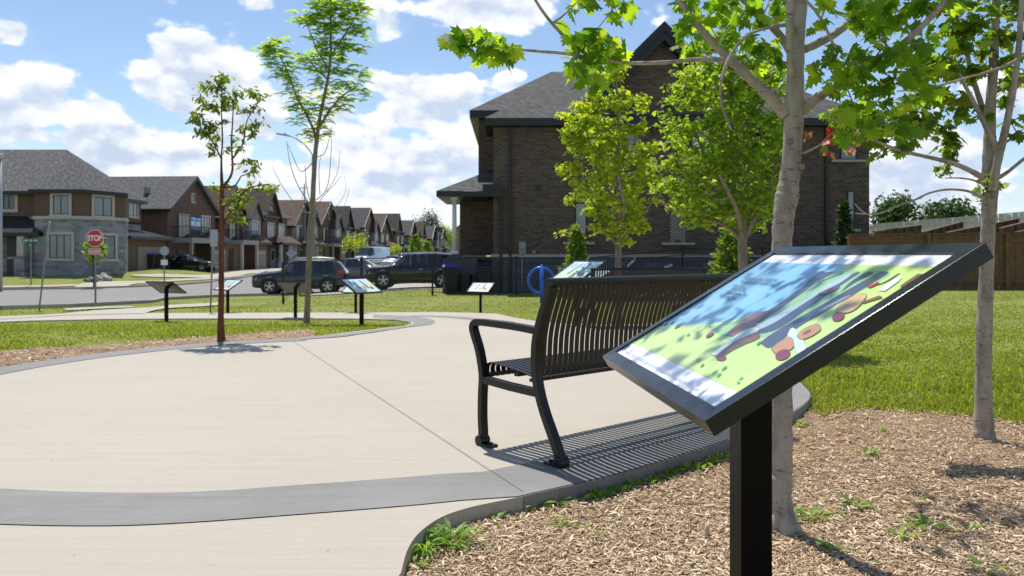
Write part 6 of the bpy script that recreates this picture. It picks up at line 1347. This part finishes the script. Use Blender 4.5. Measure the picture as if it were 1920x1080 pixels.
# wood chips: many flat splinters
M_chip = foliage('wood_chip', [(.0, (.13, .075, .04)), (.25, (.36, .235, .135)), (.6, (.60, .445, .28)), (.85, (.74, .61, .44)), (1.0, (.78, .69, .53))], .0, .85)
def chips(n, poly, y0, y1, x0s, x1s, name, size=1.0, lab=None):
    t = RNG.uniform(0, 1, n); Y = 1 / (1/y0 + t * (1/y1 - 1/y0)); X = RNG.uniform(x0s, x1s, n) * Y
    k = inpoly(X, Y, poly) & ~inpoly(X, Y, PAVE); X, Y = X[k], Y[k]; n = len(X); Z = zt(X, Y) + RNG.uniform(.004, .024, n)
    L_ = np.minimum(RNG.lognormal(math.log(.0066), .62, n), .020) * size * (1 + .05 * Y); W_ = L_ * RNG.uniform(.10, .32, n); T_ = W_ * .22; a = RNG.uniform(0, 2*np.pi, n); p = RNG.normal(0, .22, n); r_ = RNG.normal(0, .35, n)
    u = np.stack([np.cos(a)*np.cos(p), np.sin(a)*np.cos(p), np.sin(p)], -1); s0 = np.stack([-np.sin(a), np.cos(a), 0*a], -1); nn = np.cross(u, s0); s = s0 * np.cos(r_)[:, None] + nn * np.sin(r_)[:, None]; w = np.cross(u, s)
    c = np.stack([X, Y, Z], -1); V = np.empty((n, 8, 3)); i = 0
    for kz in (-1, 1):
        for ku, kt in ((-1, .55), (1, .8)):
            for ks in (-1, 1): V[:, i] = c + u * (L_ * ku)[:, None] + s * (W_ * ks * kt)[:, None] + w * (T_ * kz)[:, None]; i += 1
    o = (np.arange(n) * 8)[:, None]; f = np.concatenate([o + np.array([q]) for q in [[4,5,7,6],[0,2,3,1],[0,1,5,4],[2,6,7,3],[0,4,6,2],[1,3,7,5]]])
    ob = np_mesh(name, V.reshape(-1, 3), f, M_chip); props(ob, lab, 'wood chips', None, 'stuff'); return ob
chips(270000, BED, 1.9, 7.5, -.25, .75, 'wood_chips', .95, 'loose pale wood chips covering the bed under the close sign and maples')
chips(16000, LBED, 6.5, 12, -.72, -.2, 'wood_chips', 1.5, 'wood chips strip around the red-brown tree')
# weeds
F_weed = foliage('weed_leaf', [(.0, (.07, .16, .02)), (.5, (.15, .30, .03)), (.85, (.30, .42, .04)), (1.0, (.48, .42, .07))], .5, .45)
def weed(px, py, r, lab, n=16, ln=.10, kind='rosette'):
    g = gp(px, py, zt1); g.z += .008; root = None; V = []; fs = []
    for k in range(n):
        a = random.uniform(0, 2*math.pi); l = ln * random.uniform(.5, 1.2); w = l * (random.uniform(.08, .15) if kind == 'rosette' else .05); el = random.uniform(.15, .9) if kind == 'rosette' else random.uniform(.5, 1.3)
        d = Vector((math.cos(a), math.sin(a), 0)); s = Vector((-d.y, d.x, 0)); o = g + d * random.uniform(0, r * .6) + Vector((0,0,.005)); b = len(V); st = [(0, .15), (.3, .8), (.6, 1.0), (.85, .6), (1, .05)]
        for t, wk in st:
            c = o + d * l * t * math.cos(el * (1 - .5*t)) + Vector((0, 0, l * math.sin(el) * t * (1.25 - .75*t))); j = w * wk * (1 + random.uniform(-.3, .3)); V += [c - s * j, c + s * j]
        fs += [(b+2*i, b+2*i+1, b+2*i+3, b+2*i+2) for i in range(4)]
    m = MB(); m.add(V, fs, 0, True); o = m.build('weed', F_weed, origin=g, recalc=False); props(o, lab, 'weed', 'weeds growing in the mulch'); return o
WD = [(1000, 955, .05, 26, .12, 'leafy dandelion clump where the dark kerb meets the pale slab'), (1035, 950, .04, 16, .09, 'smaller leafy clump just right of the clump at the kerb corner'), (1050, 992, .03, 14, .06, 'feathery yellow-green weed below the kerb corner clump'),
 (1110, 1000, .015, 8, .07, 'single upright seedling in open mulch left of the black post'), (800, 1035, .10, 40, .14, 'wide sprawling grassy weed at the curve of the pale kerb'), (850, 1030, .06, 22, .16, 'long bladed weed trailing right from the kerb curve'), (780, 1065, .06, 24, .08, 'low green patch at the bottom of the kerb curve'),
 (930, 985, .03, 10, .07, 'small two leaf weed against the pale kerb side'), (1520, 975, .05, 26, .09, 'bushy weed right of the close maple base'), (1570, 970, .04, 14, .07, 'weed clump just beyond the bushy one by the maple base'), (1605, 955, .05, 16, .10, 'toothed leaf weed in the middle of the mulch'), (1545, 1030, .02, 5, .12, 'broad pale leaf lying over at the foot of the maple roots'),
 (1735, 995, .05, 20, .10, 'spiky weed clump before the small tilted leaf'), (1815, 1000, .02, 4, .13, 'single broad leaf held sideways near the shaded mulch'), (1625, 855, .05, 18, .09, 'bright weed alone in the sunny mulch between the two maples'), (1650, 812, .06, 16, .06, 'thin grassy sprouts near the lawn edge'), (1590, 812, .05, 12, .06, 'few green sprouts near the slab corner'),
 (1690, 1015, .02, 6, .08, 'small low leaf pair in front of the spiky clump'), (1845, 1075, .03, 10, .07, 'little sprout at the lower right corner of the mulch'), (1720, 945, .02, 6, .07, 'red stemmed sprout above the spiky clump'), (1500, 800, .08, 26, .08, 'green weeds hugging the end of the dark slab')]
for i_, (px, py, r_, n_, ln, lab) in enumerate(WD): weed(px, py, r_, lab, n_ if i_ not in (2, 4, 5, 15) else n_ * 2, ln * .8, 'blade' if i_ in (2, 4, 5, 15) else 'rosette')
# green strip along the slab side under the bench
def strip_weeds():
    pts = [gp(x, y + 26, zt1) for x, y in [(1075, 916), (1140, 900), (1190, 884), (1240, 868), (1300, 852), (1363, 832), (1430, 806)]]; V = []; fs = []
    for a, b in zip(pts[:-1], pts[1:]):
        for k in range(34):
            p = a.lerp(b, random.random()) + Vector((random.gauss(.02, .03), random.gauss(-.03, .03), .004)); az = random.uniform(0, 2*math.pi); l = random.uniform(.02, .055); d = Vector((math.cos(az), math.sin(az), 0)); s = Vector((-d.y, d.x, 0)) * l * .35; u = Vector((0, 0, random.uniform(.01, .045))); bb = len(V)
            V += [p, p + d * l * .5 + s + u, p + d * l + u * 1.2, p + d * l * .5 - s + u * .9]; fs.append((bb, bb+1, bb+2, bb+3))
    m = MB(); m.add(V, fs); o = m.build('ground_cover', F_weed, recalc=False); props(o, 'green creeping weeds along the shaded slab side under the bench', 'weeds', None, 'stuff')
strip_weeds()
scatter_e = scatter_grass(26000, 4.8, 7.0, .30, .75, .045, 'edge_grass', polys_ex=(PAVE, [(x, y - .12) for x, y in BED]), seed=9); props(scatter_e, 'longer loose grass where the lawn meets the mulch', 'grass')
# fallen twig pieces and a stake
g = gp(1325, 1012, zt1); m = MB(); m.tube([g, g + Vector((.004, .004, .05)), g + Vector((.006, .008, .062))], [.011, .009, .004], 7); o = m.build('wood_stub', pm('pale_wood', (.5, .42, .32), .8), origin=g); props(o, 'short pale wood stub standing in the mulch left of the black post', 'wood stub')
# bits of leaf, bark and grit lying on the paving
V = []; fs = []
for k in range(30):
    Y = 1 / random.uniform(1/11., 1/2.3); X = random.uniform(-.66, .12) * Y; l = random.uniform(.002, .006) * (1.4 if Y > 5 else 1); a = random.uniform(0, math.pi); d = Vector((math.cos(a), math.sin(a), 0)); s = Vector((-d.y, d.x, 0)) * random.uniform(.2, .6)
    if not inpoly(np.array([X]), np.array([Y]), PAVE)[0]: continue
    z = float(prof(X, Y)) + .0165; b = len(V); c = Vector((X, Y, z)); V += [c - d*l, c - s*l, c + d*l, c + s*l, c + Vector((0, 0, l*.25))]; fs += [(b, b+1, b+4), (b+1, b+2, b+4), (b+2, b+3, b+4), (b+3, b, b+4)]
m = MB(); m.add(V, fs); o = m.build('paving_litter', pm('litter_brown', (.12, .085, .05), .9, 0, .5, 3), recalc=False); props(o, 'tiny bits of leaf and grit scattered over the pale paving', 'litter', None, 'stuff')

F_clover = foliage('clover_leaf', [(.0, (.10, .20, .03)), (.6, (.20, .34, .05)), (1.0, (.42, .46, .16))], .4, .5)
N = 9000; t_ = RNG.uniform(0, 1, N); Yc = 1 / (1/5.2 + t_ * (1/14. - 1/5.2)); Xc = RNG.uniform(.10, .75, N) * Yc; kk = (noise2(Xc, Yc, 1.9, 5) > .25) & ~inpoly(Xc, Yc, PAVE) & ~inpoly(Xc, Yc, BED); Xc, Yc = Xc[kk], Yc[kk]
ob = leaves_mesh('clover', np.stack([Xc, Yc, zt(Xc, Yc) + .022], -1), .020, F_clover, None, (0, 0, 0), 'small', .1, .6); props(ob, 'patches of clover and broad weeds in the lawn right of the plaza', 'clover', None, 'stuff')
